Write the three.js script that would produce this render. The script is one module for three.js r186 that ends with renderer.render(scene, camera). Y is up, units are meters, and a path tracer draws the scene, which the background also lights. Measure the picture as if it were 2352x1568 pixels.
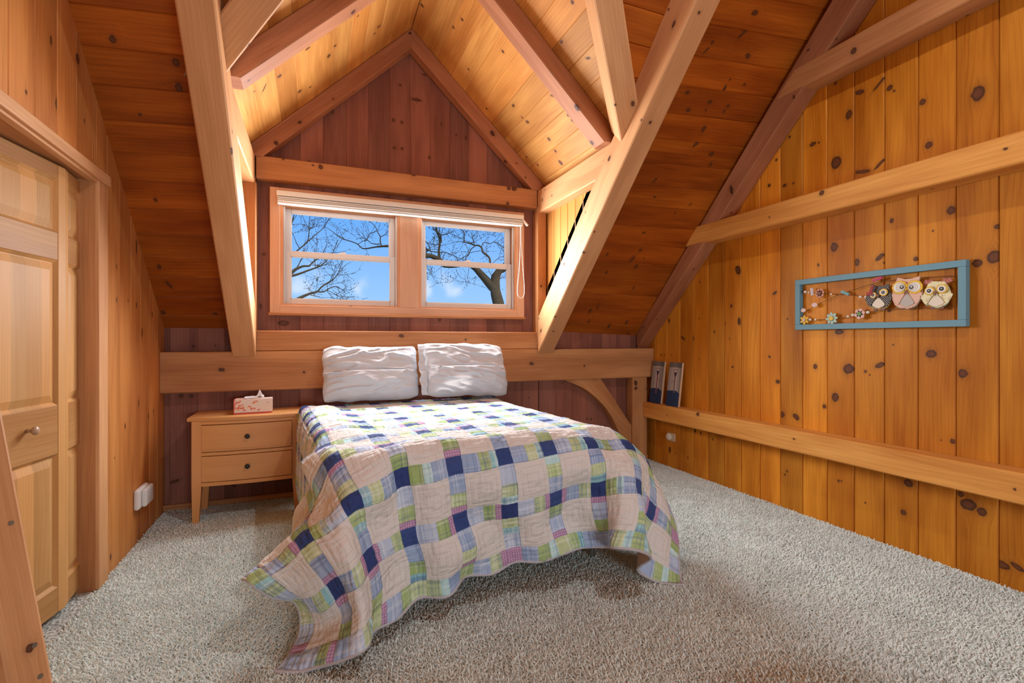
import * as THREE from 'three';
import { mergeGeometries } from 'three/addons/utils/BufferGeometryUtils.js';
import { RectAreaLightUniformsLib } from 'three/addons/lights/RectAreaLightUniformsLib.js';
import { RoundedBoxGeometry } from 'three/addons/geometries/RoundedBoxGeometry.js';

// ---------------------------------------------------------------- camera, sky, sun, exposure
const scene = new THREE.Scene();
const IMG_W = 2352, IMG_H = 1568, FOCAL = 1133;
const camera = new THREE.PerspectiveCamera(2 * Math.atan(IMG_H / 2 / FOCAL) * 180 / Math.PI, IMG_W / IMG_H, 0.05, 200);
camera.position.set(0, 1.2, 0);
camera.rotation.set(0, -Math.atan(456 / FOCAL), 0);
camera.setViewOffset(IMG_W, IMG_H, 0, 4, IMG_W, IMG_H);
const renderer = new THREE.WebGLRenderer({ antialias: true });
renderer.toneMapping = THREE.LinearToneMapping;
renderer.toneMappingExposure = 1.08;
renderer.shadowMap.enabled = true;

// daylight: the sun stands high behind the house and only reaches the trees; the two window openings let the sky's light in
const SUN = { elevation: 48, azimuth: 150, intensity: 3.0, color: [1.0, 0.95, 0.86] };
const sun = new THREE.DirectionalLight(new THREE.Color().setRGB(...SUN.color), SUN.intensity);
{
  const el = SUN.elevation * Math.PI / 180, az = SUN.azimuth * Math.PI / 180;
  sun.position.set(Math.sin(az) * Math.cos(el) * 30, Math.sin(el) * 30, -6 - Math.cos(az) * Math.cos(el) * 30);
  sun.target.position.set(0, 0, -6);
  sun.castShadow = true; sun.shadow.radius = 1; sun.shadow.mapSize.set(2048, 2048);
  Object.assign(sun.shadow.camera, { left: -12, right: 12, top: 12, bottom: -12, near: 0.5, far: 60 });
  scene.add(sun, sun.target);
}
RectAreaLightUniformsLib.init();
const ZFRONT = 3.4;
const DAYLIGHT = { intensity: 30, color: [0.90, 0.96, 1.0] };
for (const x of [0.21, 1.22]) {      // one soft light the size of each window's glass, just inside it
  const l = new THREE.RectAreaLight(new THREE.Color().setRGB(...DAYLIGHT.color), DAYLIGHT.intensity, 0.74, 0.68);
  l.position.set(x, 1.855, -4.065); l.lookAt(x, 1.855, 0); l.name = 'window_area_light'; scene.add(l);
}
{                                     // unseen window behind the camera, placed to light the faces turned this way
  const l = new THREE.RectAreaLight(new THREE.Color().setRGB(0.76, 0.92, 1.0), 22, 1.7, 1.0);
  l.position.set(1.1, 1.1, ZFRONT - 0.03); l.lookAt(1.1, 1.1, 0); l.name = 'window_area_light'; scene.add(l);
}
const UNSEEN_LAMP = { at: [1.45, 2.85, -0.75], intensity: 8, color: [0.95, 0.97, 1.0], angle: 1.42 };     // unseen shaded lamp, out of view, placed to light carpet and right wall

// ---------------------------------------------------------------- small tools
function rng(seed) { let s = seed >>> 0; return () => { s = (s + 0x6d2b79f5) | 0; let t = Math.imul(s ^ (s >>> 15), 1 | s); t = (t + Math.imul(t ^ (t >>> 7), 61 | t)) ^ t; return ((t ^ (t >>> 14)) >>> 0) / 4294967296; }; }
const hash2 = (x, y, s) => { let h = Math.imul(x, 374761393) ^ Math.imul(y, 668265263) ^ Math.imul(s, 1442695041); h = Math.imul(h ^ (h >>> 13), 1274126177); return ((h ^ (h >>> 16)) >>> 0) / 4294967296; };
function noise(x, y, s = 0, px = 0, py = 0) {              // value noise; px, py: period
  const ix = Math.floor(x), iy = Math.floor(y); let fx = x - ix, fy = y - iy;
  fx = fx * fx * (3 - 2 * fx); fy = fy * fy * (3 - 2 * fy);
  const wx = (i) => px ? ((i % px) + px) % px : i, wy = (i) => py ? ((i % py) + py) % py : i;
  const x0 = wx(ix), x1 = wx(ix + 1), y0 = wy(iy), y1 = wy(iy + 1);
  const a = hash2(x0, y0, s), b = hash2(x1, y0, s), c = hash2(x0, y1, s), d = hash2(x1, y1, s);
  return a + (b - a) * fx + (c - a) * fy + (a - b - c + d) * fx * fy;
}
const fbm = (x, y, s, n = 3) => { let v = 0, a = 0.5, f = 1; for (let i = 0; i < n; i++) { v += a * noise(x * f, y * f, s + i * 19); a *= 0.5; f *= 2.03; } return v; };
const V = (x, y, z) => new THREE.Vector3(x, y, z);
const lerp = (a, b, t) => a + (b - a) * t, clamp = (x, a, b) => Math.min(b, Math.max(a, x));
const taken = new Map();
function numbered(name) { const n = taken.get(name) ?? 0; taken.set(name, n + 1); return n ? `${name}_${String(n).padStart(3, '0')}` : name; }
function shade(o) { o.traverse((m) => { if (m.isMesh) { m.castShadow = true; m.receiveShadow = true; } }); return o; }
function mesh(name, geo, mat, parent) { const m = new THREE.Mesh(geo, mat); m.name = name; m.castShadow = m.receiveShadow = true; parent.add(m); return m; }
function thing(name, label, category, pos = [0, 0, 0], turn = 0, group) {
  const g = new THREE.Group(); g.name = numbered(name); g.position.set(...pos); g.rotation.y = turn; g.userData = { label, category };
  if (group) g.userData.group = group; scene.add(g); return g;
}
function structure(name, label) { const g = new THREE.Group(); g.name = name; g.userData = { kind: 'structure', label }; scene.add(g); return g; }
const std = (o) => new THREE.MeshStandardMaterial(o), phys = (o) => new THREE.MeshPhysicalMaterial(o);
const lin = (r, g, b) => new THREE.Color().setRGB(r, g, b);
function dataTex(data, w, h, srgb, repeat) {
  const t = new THREE.DataTexture(data, w, h, THREE.RGBAFormat); t.magFilter = THREE.LinearFilter; t.minFilter = THREE.LinearFilter;
  if (srgb) t.colorSpace = THREE.SRGBColorSpace; t.wrapS = t.wrapT = repeat ? THREE.RepeatWrapping : THREE.ClampToEdgeWrapping; t.needsUpdate = true; return t;
}
function canvasTex(w, h, draw, repeat) {
  const c = document.createElement('canvas'); c.width = w; c.height = h; draw(c.getContext('2d'), w, h);
  const t = new THREE.CanvasTexture(c); t.colorSpace = THREE.SRGBColorSpace; t.magFilter = THREE.LinearFilter;
  t.wrapS = t.wrapT = repeat ? THREE.RepeatWrapping : THREE.ClampToEdgeWrapping; return t;
}

// ---------------------------------------------------------------- pine: grain, growth rings and knots
// w runs across the boards, l along them (metres). knots: [w, l, radius across, radius along, tilt]
function pine({ W, H, w0, w1, l0, l1, bw, wOff = 0, knots = [], extra = 0, seed = 1, light, dark, knot = [88, 50, 32], vary = 1, periodic = false, swap = false, big = 1 }) {
  const R = rng(seed * 977 + 5), all = knots.map((k) => [...k]);
  const data = new Uint8Array(W * H * 4), sw = (w1 - w0) / W, sl = (l1 - l0) / H;
  for (let i = 0; i < extra; i++) { const r = (0.006 + 0.012 * R() ** 2) * big; all.push([lerp(w0, w1, R()), lerp(l0, l1, R()), r * (0.8 + 0.5 * R()), r * (0.9 + 0.7 * R()), (R() - 0.5) * 0.6]); }
  const disp = new Float32Array(W * H), kd = new Float32Array(W * H), kr = new Float32Array(W * H);
  for (const [kw, kl, kx, ky, tilt = 0] of all) {
    const rx = kx * 0.82, ry = ky * 0.82;
    const reach = Math.max(rx, ry) * 5, ct = Math.cos(tilt), st = Math.sin(tilt), bi = Math.floor((kw - wOff) / bw);
    for (let y = Math.max(0, Math.floor((kl - reach * 1.4 - l0) / sl)); y < Math.min(H, (kl + reach * 1.4 - l0) / sl); y++) {
      for (let x = Math.max(0, Math.floor((kw - reach - w0) / sw)); x < Math.min(W, (kw + reach - w0) / sw); x++) {
        const pw = w0 + (x + 0.5) * sw; if (bw < 1 && Math.floor((pw - wOff) / bw) !== bi) continue;
        const dw = pw - kw, dl = l0 + (y + 0.5) * sl - kl, a = (dw * ct + dl * st) / rx, b = (-dw * st + dl * ct) / ry, i = y * W + x;
        const wob = 1 + 0.22 * (noise(a * 2 + kw * 50, b * 2, 3) - 0.5), d = Math.hypot(a, b) * wob;
        disp[i] += Math.sign(dw || 1) * rx * Math.exp(-Math.abs(dw) / (2.2 * rx)) * Math.exp(-((dl / (2.6 * ry)) ** 2));
        kd[i] = Math.max(kd[i], clamp((1.12 - d) / 0.22, 0, 1)); if (d < 1.3) kr[i] = Math.max(kr[i], 1.3 - d);
        if (d >= 1) kd[i] = Math.max(kd[i], 0.22 * Math.exp(-(d - 1) * 1.6));
      }
    }
  }
  for (let y = 0; y < H; y++) {
    const l = l0 + (y + 0.5) * sl;
    for (let x = 0; x < W; x++) {
      const w = w0 + (x + 0.5) * sw, i = y * W + x, bi = Math.floor((w - wOff) / bw), hb = hash2(bi, 7, seed), hc = hash2(bi, 11, seed), hd = hash2(bi, 3, seed);
      const ww = w - disp[i] + hb * 9, u = (w - wOff) / bw - bi - 0.5;
      const P = periodic ? Math.round((l1 - l0) * 1.25) : 0, lf = periodic ? P / (l1 - l0) : 1.1;
      const sway = noise(l * lf + (periodic ? 0 : hc * 30), ww * 7, seed + 2, P), sway2 = noise(l * lf * 3, ww * 16, seed + 4, P * 3);
      const cath = (hd - 0.5) * 0.7, ring = (ww * (34 + 26 * hc) + 2.6 * sway + 0.7 * sway2 + cath * (u * u) * 9);
      const fr = ring - Math.floor(ring), late = Math.pow(fr, 3.2) * (1 - Math.pow(fr, 26));
      const along = (f, wf, sd) => { const p = periodic ? Math.round((l1 - l0) * f) : 0; return noise(ww * wf, l * (p ? p / (l1 - l0) : f), sd, 0, p); };
      const fine = along(9, 520, seed + 9), blotch = along(1.7, 10, seed + 21), mott = along(5, 34, seed + 23);
      let m = 0.22 + 0.17 * late * (0.4 + 1.2 * sway2) + 0.22 * (fine - 0.5) + 0.5 * (blotch - 0.5) + 0.24 * (mott - 0.5);
      m = clamp((m - 0.3) * 1.35 * vary + 0.42, 0, 1);
      const tone = 1 + (hb - 0.5) * 0.15 * vary, warm = (hc - 0.5) * 0.05 * vary, k = kd[i], core = clamp(kr[i], 0, 1.3), ringk = 0.5 + 0.5 * Math.sin(core * 34);
      for (let c = 0; c < 3; c++) {
        let v = lerp(light[c], dark[c], m) * tone * (1 + (c === 0 ? warm * 0.4 : c === 2 ? -warm * 1.4 : -warm * 0.5));
        const dk = 1.3 - core, rim = clamp((dk - 0.5) / 0.4, 0, 1); v = lerp(v, knot[c] * lerp(1.0 + 0.25 * ringk, 0.74, rim), k * 0.92);
        data[i * 4 + c] = clamp(v, 0, 255);
      }
      data[i * 4 + 3] = 255;
    }
  }
  return dataTex(data, W, H, true, periodic);
}
const BW = 0.1745, SL = Math.hypot(1, 0.97), DSL = Math.hypot(1, 0.953);
const ORANGE_L = [222, 144, 42], ORANGE_D = [164, 88, 12];
const woodMat = (map, rough = 0.46) => phys({ map, roughness: rough + 0.1, metalness: 0, specularIntensity: 0.45 });

const XL = -0.97, XR = 3.12, ZB = -4.11, K = 5.27, ROOF = (z) => K + 0.97 * z, RX = 0.735, RY = 3.72, DH = 1.12, ZRIDGE = -0.35, ZF = ZFRONT;
const FRONT_ROOF = (z) => ROOF(ZRIDGE) - 0.97 * (z - ZRIDGE);
const kR = [[-2.957,1.751,0.029,0.0461,0.4],[-2.18,1.799,0.0258,0.0351,0],[-2.035,1.679,0.0183,0.0251,0],[-1.902,1.69,0.0336,0.0157,0.7],[-1.439,1.588,0.0252,0.0231,0],[-1.37,1.606,0.0355,0.0313,0.6],[-2.287,1.698,0.0083,0.0119,0],[-2.621,1.54,0.0224,0.0124,0.6],[-2.945,1.343,0.0183,0.0313,0],[-2.517,1.348,0.0073,0.0073,0],[-3.025,1.472,0.0079,0.0079,0],[-2.086,1.017,0.0411,0.0366,0],[-2.308,1.02,0.0165,0.0213,0],[-1.902,1.049,0.0334,0.0178,0.5],[-1.64,1.124,0.03,0.0257,0],[-1.498,1.026,0.0253,0.0263,0],[-2.172,0.829,0.0267,0.0325,0],[-2.146,1.251,0.0322,0.0207,0],[-2.596,0.897,0.0198,0.0173,0],[-3.017,0.981,0.0079,0.0079,0],[-2.558,0.663,0.021,0.0223,0],[-2.449,0.664,0.0292,0.0195,-0.7],[-2.245,0.761,0.0141,0.0165,0],[-1.984,1.007,0.0101,0.0101,0],[-1.959,0.988,0.0056,0.0056,0],[-1.851,1.37,0.011,0.011,0],[-1.829,1.171,0.0055,0.0055,0],[-1.543,0.666,0.0128,0.015,0],[-2.666,1.075,0.0125,0.0087,-0.5],[-1.714,1.651,0.0131,0.0153,0],[-1.878,1.654,0.0078,0.0078,0],[-3.087,1.333,0.0067,0.0067,0],[-3.04,1.208,0.0066,0.0066,0],[-1.593,0.662,0.0043,0.0043,0],[-2.165,2.34,0.0402,0.0482,0],[-2.084,2.613,0.0244,0.0325,0],[-1.436,2.447,0.0333,0.0444,0],[-1.848,2.669,0.0185,0.0185,0],[-1.824,2.641,0.0079,0.0079,0],[-1.651,2.264,0.0212,0.0212,0],[-2.325,2.517,0.0277,0.0166,0],[-2.283,2.512,0.0083,0.0083,0],[-1.68,2.512,0.0191,0.0191,0],[-2.019,2.724,0.0325,0.0163,-0.3],[-1.903,2.723,0.0561,0.0094,0.7],[-2.004,2.23,0.052,0.013,-0.2],[-1.903,2.243,0.0462,0.0103,0.7],[-2.176,1.798,0.026,0.0325,0],[-1.837,1.892,0.0124,0.0162,0],[-1.55,1.883,0.0216,0.0264,0],[-1.37,1.61,0.0348,0.0348,0],[-2.669,2.338,0.0144,0.0144,0],[-2.54,2.301,0.0183,0.0127,0],[-2.471,2.296,0.0084,0.0084,0],[-2.608,2.506,0.0115,0.0115,0],[-1.359,1.756,0.014,0.014,0],[-2.17,2.852,0.0112,0.0112,0],[-2.051,2.892,0.0166,0.0166,0],[-2.5,2.632,0.0115,0.0115,0],[-1.631,1.791,0.006,0.006,0],[-1.45,2.902,0.0104,0.0104,0],[-1.751,0.39,0.0284,0.0256,0],[-1.775,0.216,0.0173,0.0173,0],[-1.475,0.354,0.0413,0.0344,0],[-1.42,0.335,0.0246,0.0246,0],[-2.15,0.297,0.0091,0.0091,0],[-2.132,0.3,0.006,0.006,0],[-1.342,0.101,0.0373,0.0221,0],[-1.286,0.115,0.0329,0.0137,-0.5],[-1.985,0.207,0.0059,0.0059,0],[-1.507,0.398,0.0165,0.0165,0],[-2.521,0.267,0.008,0.008,0],[-2.537,0.238,0.008,0.008,0],[-2.169,0.831,0.0251,0.0325,0],[-2.56,0.666,0.0205,0.0221,0],[-2.451,0.662,0.031,0.0202,-0.7],[-3.763,0.162,0.0169,0.0354,0],[-3.434,0.399,0.0159,0.0199,0],[-3.362,0.388,0.0094,0.0157,0],[-3.521,0.141,0.0073,0.013,0],[-3.222,0.362,0.0077,0.0123,0],[-3.68,0.148,0.0075,0.0075,0],[-3.891,1.051,0.0084,0.0101,0],[-3.842,1.052,0.0067,0.0117,0],[-3.738,1.059,0.0066,0.0066,0],[-3.583,1.215,0.0342,0.0128,-0.6],[-3.449,1.212,0.0084,0.0209,0],[-3.375,1.705,0.0073,0.0094,0],[-3.024,1.472,0.0118,0.0176,0],[-2.946,1.351,0.0155,0.029,0],[-3.204,1.267,0.0091,0.0141,0],[-3.772,1.381,0.0154,0.0221,0],[-3.041,1.208,0.0049,0.0049,0],[-3.01,0.982,0.0098,0.0098,0],[-3.087,1.334,0.0049,0.0049,0],[-3.381,1.033,0.0052,0.0052,0],[-3.384,1.386,0.0073,0.0073,0]];
const kC = [[-2.222,2.48,0.0182,0.0259,0],[-2.296,2.47,0.0467,0.0117,0.6],[-2.351,2.272,0.0113,0.0113,0],[-2.384,2.257,0.0277,0.0063,0.6],[-2.523,2.545,0.0213,0.012,0],[-2.485,2.553,0.008,0.008,0],[-2.497,2.692,0.0109,0.0109,0],[-2.591,2.482,0.0145,0.0185,0],[-2.637,2.341,0.0142,0.0194,0],[-2.599,2.651,0.0109,0.0149,0],[-2.625,2.64,0.0122,0.0122,0],[-2.628,2.484,0.0093,0.0093,0],[-2.717,2.546,0.0256,0.0175,0],[-2.785,2.552,0.0434,0.0136,0.5],[-2.834,2.73,0.0168,0.0238,0],[-2.888,2.774,0.017,0.0142,0],[-2.999,2.351,0.0247,0.0101,0.4],[-3.094,2.421,0.0092,0.016,0],[-3.119,2.789,0.0146,0.0073,0.5],[-3.433,2.542,0.0122,0.0195,0],[-3.511,2.5,0.0589,0.0123,0.4],[-3.55,2.583,0.025,0.0175,0],[-3.478,2.245,0.0213,0.0083,0],[-3.606,2.321,0.017,0.011,0],[-3.709,2.671,0.0207,0.0091,0],[-3.91,2.346,0.036,0.0129,0],[-3.882,2.402,0.0386,0.0077,0],[-4.013,2.385,0.0237,0.0131,0],[-4.034,2.627,0.0407,0.0163,0],[-3.998,2.799,0.0275,0.0137,0],[-3.177,2.688,0.012,0.0072,0],[-2.753,-0.845,0.0202,0.0159,0],[-2.806,-0.613,0.0229,0.0171,0],[-2.894,-0.621,0.0319,0.0174,0],[-3.357,-0.833,0.0144,0.0096,0],[-3.71,-0.901,0.0208,0.0121,0],[-3.817,-0.874,0.039,0.0106,-0.4],[-4.001,-0.949,0.0222,0.0167,0],[-4.007,-0.644,0.0165,0.0165,0],[-3.0,-0.809,0.009,0.009,0]];
const kL = [[-2.509,2.392,0.0093,0.0212,0],[-2.559,2.159,0.0157,0.0313,0],[-2.326,2.101,0.0084,0.0096,0],[-2.749,2.445,0.0171,0.0257,0],[-2.818,2.198,0.0071,0.0113,0],[-3.215,1.588,0.0076,0.0137,0],[-3.215,1.411,0.0091,0.0136,0],[-3.391,1.42,0.008,0.0095,0],[-3.534,1.405,0.0099,0.0198,0],[-3.636,1.243,0.0119,0.0305,0],[-3.837,1.364,0.0107,0.0178,0],[-3.534,1.75,0.0117,0.0501,0],[-3.344,0.72,0.0099,0.0171,0],[-3.57,0.821,0.009,0.0271,0],[-3.762,0.716,0.0095,0.0222,0],[-3.867,0.733,0.0081,0.0195,0],[-3.066,0.138,0.0096,0.0192,0],[-3.132,0.081,0.0112,0.0196,0],[-3.061,0.606,0.0053,0.0079,0],[-3.187,0.578,0.0055,0.0082,0]];
const kDR = [[1.124,-3.071,0.0153,0.0188,0],[1.242,-3.259,0.0121,0.0145,0],[1.346,-3.049,0.0127,0.0185,0],[1.485,-3.042,0.0092,0.0161,0],[1.454,-3.585,0.0206,0.0129,0],[1.533,-3.594,0.009,0.0129,0],[1.571,-3.577,0.0218,0.0154,-0.5],[1.575,-3.119,0.0397,0.0105,-0.7],[1.692,-3.129,0.0141,0.0141,0],[1.726,-3.128,0.0117,0.0164,0],[1.722,-3.497,0.0164,0.0189,0],[1.796,-3.532,0.0165,0.014,0],[1.867,-3.578,0.0206,0.0309,0],[1.716,-3.925,0.0096,0.0096,0],[0.984,-3.397,0.0152,0.0126,-0.7],[0.755,-3.677,0.0122,0.0203,0],[1.137,-3.746,0.0107,0.0107,0],[0.958,-3.541,0.0117,0.0143,0],[1.796,-3.868,0.0122,0.0122,0],[1.366,-2.474,0.0133,0.0133,0],[1.433,-2.736,0.0162,0.0097,0],[1.565,-2.637,0.0211,0.0095,-0.4],[1.347,-3.916,0.011,0.011,0]];
const kDL = [[-0.195,-3.375,0.019,0.018,0],[-0.033,-3.28,0.0126,0.021,0],[0.106,-3.229,0.0233,0.0381,0],[0.133,-3.469,0.0134,0.0134,0],[-0.089,-3.75,0.0198,0.0186,0],[0.096,-3.543,0.0227,0.0159,0],[-0.022,-3.796,0.0118,0.0118,0],[-0.281,-3.391,0.0463,0.0063,0.5],[-0.331,-3.355,0.0104,0.0073,0],[0.265,-3.297,0.0088,0.0088,0],[0.432,-3.615,0.012,0.0192,0],[0.41,-3.677,0.0109,0.0109,0],[0.77,-3.762,0.013,0.0234,0]];
const kB = [[0.607,2.998,0.0153,0.0153,0],[0.675,2.992,0.014,0.014,0],[0.616,2.772,0.0138,0.0138,0],[0.677,2.775,0.0138,0.0138,0],[0.795,3.199,0.0444,0.0144,0],[0.661,3.296,0.0118,0.0118,0],[0.906,2.732,0.0126,0.0151,0],[0.137,2.99,0.0101,0.0252,0],[0.732,2.518,0.0123,0.0123,0],[1.008,3.028,0.0097,0.0166,0],[1.138,2.957,0.0111,0.0111,0],[1.224,2.947,0.0125,0.0195,0],[0.863,3.42,0.02,0.0086,0],[-0.211,1.326,0.0464,0.0232,0],[0.099,1.395,0.0209,0.007,0],[0.992,1.371,0.0143,0.0191,0],[-0.343,1.838,0.0141,0.0117,0],[-0.366,1.448,0.0093,0.0233,0],[-0.868,0.803,0.0153,0.0175,0],[-0.807,0.8,0.0174,0.0152,0],[-0.91,0.202,0.0381,0.0112,0.3],[-0.539,0.134,0.0133,0.0133,0],[-0.795,1.154,0.0108,0.0108,0],[2.199,0.813,0.027,0.0097,0],[2.161,0.795,0.0077,0.0077,0],[2.43,0.445,0.008,0.014,0],[2.474,0.437,0.008,0.012,0],[1.817,0.672,0.0056,0.0056,0]];

// the old roof has sagged a little: it stands higher at the right gable and lower at the left one
const sag = (x, z) => { const f = clamp((z + 4.1) / 1.9, 0, 1.25); return x > 1.93 ? (x - 1.93) / 1.19 * lerp(-0.045, 0.135, f) : x < -0.46 ? (-0.46 - x) / 0.51 * lerp(0, -0.07, f) : 0; };
function sagged(g, only = () => true) { const p = g.attributes.position; for (let i = 0; i < p.count; i++) { const x = p.getX(i), y = p.getY(i), z = p.getZ(i); if (only(x, y, z)) p.setY(i, y + sag(x, z)); } g.computeVertexNormals(); return g; }

const M = {};
M.right = woodMat(pine({ W: 2048, H: 1536, w0: -4.2, w1: -0.2, l0: 0, l1: 3.4, bw: BW, wOff: -3.797 - BW * 4, knots: kR, seed: 3, light: ORANGE_L, dark: ORANGE_D }), 0.42);
M.left = woodMat(pine({ W: 1024, H: 1280, w0: -4.2, w1: -1.0, l0: 0, l1: 3.4, bw: BW, wOff: -3.957 - BW * 3, knots: kL, seed: 5, light: [220, 146, 78], dark: [168, 96, 46] }), 0.42);
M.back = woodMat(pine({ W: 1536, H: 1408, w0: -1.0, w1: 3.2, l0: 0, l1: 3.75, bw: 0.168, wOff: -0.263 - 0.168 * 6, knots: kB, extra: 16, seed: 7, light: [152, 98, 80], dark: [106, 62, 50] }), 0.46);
M.ceil = woodMat(pine({ W: 1280, H: 2048, w0: -4.25 * SL, w1: -1.0 * SL, l0: -1.0, l1: 3.2, bw: 0.1237 * SL, wOff: -4.02 * SL - 0.1237 * SL * 4, knots: kC.map(([z, x, a, b, t]) => [z * SL, x, a, b, t]), extra: 24, seed: 9, light: [180, 94, 22], dark: [120, 50, 5] }), 0.44);
M.dormR = woodMat(pine({ W: 768, H: 1280, w0: 0, w1: 1.75, l0: -4.2, l1: -1.5, bw: 0.1185 * DSL, wOff: (1.422 - RX) * DSL - 0.1185 * DSL * 8, knots: kDR.map(([x, z, a, b, t]) => [(x - RX) * DSL, z, b, a, t]), seed: 11, light: [214, 152, 80], dark: [162, 98, 40] }), 0.46);
M.dormL = woodMat(pine({ W: 768, H: 1280, w0: 0, w1: 1.75, l0: -4.2, l1: -1.5, bw: 0.1125 * DSL, wOff: (RX + 0.103) * DSL - 0.1125 * DSL * 8, knots: kDL.map(([x, z, a, b, t]) => [(RX - x) * DSL, z, b, a, t]), seed: 12, light: [214, 152, 80], dark: [162, 98, 40] }), 0.46);
const beamTex = pine({ W: 768, H: 2048, w0: 0, w1: 0.9, l0: 0, l1: 2.4, bw: 10, extra: 22, seed: 31, light: [216, 164, 116], dark: [170, 114, 72], knot: [84, 50, 34], vary: 0.8, periodic: true, big: 1.1 });
const beamTex2 = pine({ W: 768, H: 2048, w0: 0, w1: 0.9, l0: 0, l1: 2.4, bw: 10, extra: 18, seed: 37, light: [204, 142, 90], dark: [156, 96, 56], knot: [84, 50, 34], vary: 0.9, periodic: true, big: 1.2 });
const hazyCasingTex = pine({ W: 384, H: 1024, w0: 0, w1: 0.9, l0: 0, l1: 2.4, bw: 10, extra: 6, seed: 33, light: [212, 166, 134], dark: [180, 132, 102], knot: [110, 76, 60], vary: 0.8, periodic: true });  // paler and greyer: haze round the window is put into the wood colour
const beamTex3 = pine({ W: 768, H: 2048, w0: 0, w1: 0.9, l0: 0, l1: 2.4, bw: 10, extra: 20, seed: 39, light: [178, 118, 82], dark: [128, 76, 48], knot: [74, 42, 30], vary: 0.9, periodic: true, big: 1.1 });  // darker copy of the beam wood, with the shade on the rafters coloured in
const railTex2 = pine({ W: 768, H: 2048, w0: 0, w1: 0.9, l0: 0, l1: 2.4, bw: 10, extra: 22, seed: 36, light: [226, 160, 82], dark: [182, 110, 44], knot: [92, 52, 30], vary: 0.85, periodic: true, big: 1.1 });
M.beam3 = woodMat(beamTex3, 0.5); M.railBeam = woodMat(railTex2, 0.44);
M.casing = woodMat(hazyCasingTex, 0.5); M.beam = woodMat(beamTex, 0.48); M.beam2 = woodMat(beamTex2, 0.48);
const doorTex = pine({ W: 512, H: 2048, w0: 0, w1: 0.5, l0: 0, l1: 2.0, bw: 0.085, extra: 0, seed: 41, light: [206, 158, 102], dark: [180, 128, 72], vary: 0.85, periodic: true });
M.door = phys({ map: doorTex, roughness: 0.5, specularIntensity: 0.4 });
const railTex = pine({ W: 512, H: 1024, w0: 0, w1: 0.25, l0: 0, l1: 0.5, bw: 3, extra: 0, seed: 43, light: [208, 158, 100], dark: [176, 118, 64], vary: 1, periodic: true });
M.rail = phys({ map: railTex, roughness: 0.5, specularIntensity: 0.4 });
const standTex = pine({ W: 512, H: 1024, w0: 0, w1: 0.5, l0: 0, l1: 1.0, bw: 0.16, extra: 1, seed: 47, light: [224, 164, 102], dark: [204, 138, 78], vary: 0.55, periodic: true });
M.stand = std({ map: standTex, roughness: 0.42 });
M.dark = std({ color: lin(0.02, 0.014, 0.01), roughness: 0.8 });
M.shell = std({ color: lin(0.35, 0.2, 0.1), roughness: 0.9 });
M.white = std({ color: lin(0.78, 0.76, 0.73), roughness: 0.45 });
M.sash = std({ color: lin(0.66, 0.6, 0.56), roughness: 0.4 });
M.jamb = std({ map: beamTex, color: lin(0.95, 0.86, 0.86), roughness: 0.5 });
M.glass = phys({ color: 0xffffff, transmission: 1, thickness: 0, roughness: 0, ior: 1.45, specularIntensity: 0.5 });
M.plate = std({ color: lin(0.78, 0.72, 0.68), roughness: 0.35 });
M.metal = std({ color: lin(0.35, 0.33, 0.3), roughness: 0.35, metalness: 0.9 });

// ---------------------------------------------------------------- boards and timbers
// a board with chamfered long edges in a wall's own axes; the ends may be cut at a slant
function boardGeo(F, w0, w1, l0a, l0b, l1a, l1b, T, c = 0.0045, t = 0.02) {
  const sec = [[w0, -t], [w0, -c], [w0 + c, 0], [w1 - c, 0], [w1, -c], [w1, -t]], pos = [], uv = [];
  const at = (w, n, end) => { const f = (w - w0) / (w1 - w0), l = end ? lerp(l1a, l1b, f) : lerp(l0a, l0b, f); return [w, l, n]; };
  const put = (q) => { const [w, l, n] = q; pos.push(F.o.x + F.W.x * w + F.L.x * l + F.N.x * n, F.o.y + F.W.y * w + F.L.y * l + F.N.y * n, F.o.z + F.W.z * w + F.L.z * l + F.N.z * n); uv.push((w - T.w0) / (T.w1 - T.w0), (l - T.l0) / (T.l1 - T.l0)); };
  const tri = (a, b, d) => { if (F.flip) { put(a); put(d); put(b); } else { put(a); put(b); put(d); } };
  for (let i = 0; i < sec.length; i++) {
    const [wa, na] = sec[i], [wb, nb] = sec[(i + 1) % sec.length];
    const a0 = at(wa, na, 0), b0 = at(wb, nb, 0), a1 = at(wa, na, 1), b1 = at(wb, nb, 1); tri(a0, b0, b1); tri(a0, b1, a1);
  }
  for (const e of [0, 1]) for (let i = 1; i + 1 < sec.length; i++) { const p = [0, i, i + 1].map((k) => at(sec[k][0], sec[k][1], e)); e ? tri(p[0], p[1], p[2]) : tri(p[0], p[2], p[1]); }
  const g = new THREE.BufferGeometry(); g.setAttribute('position', new THREE.Float32BufferAttribute(pos, 3)); g.setAttribute('uv', new THREE.Float32BufferAttribute(uv, 2)); g.computeVertexNormals(); return g;
}
function axes(o, W, L, N) { W.normalize(); L.normalize(); N.normalize(); return { o, W, L, N, flip: new THREE.Vector3().crossVectors(W, L).dot(N) < 0 }; }

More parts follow.
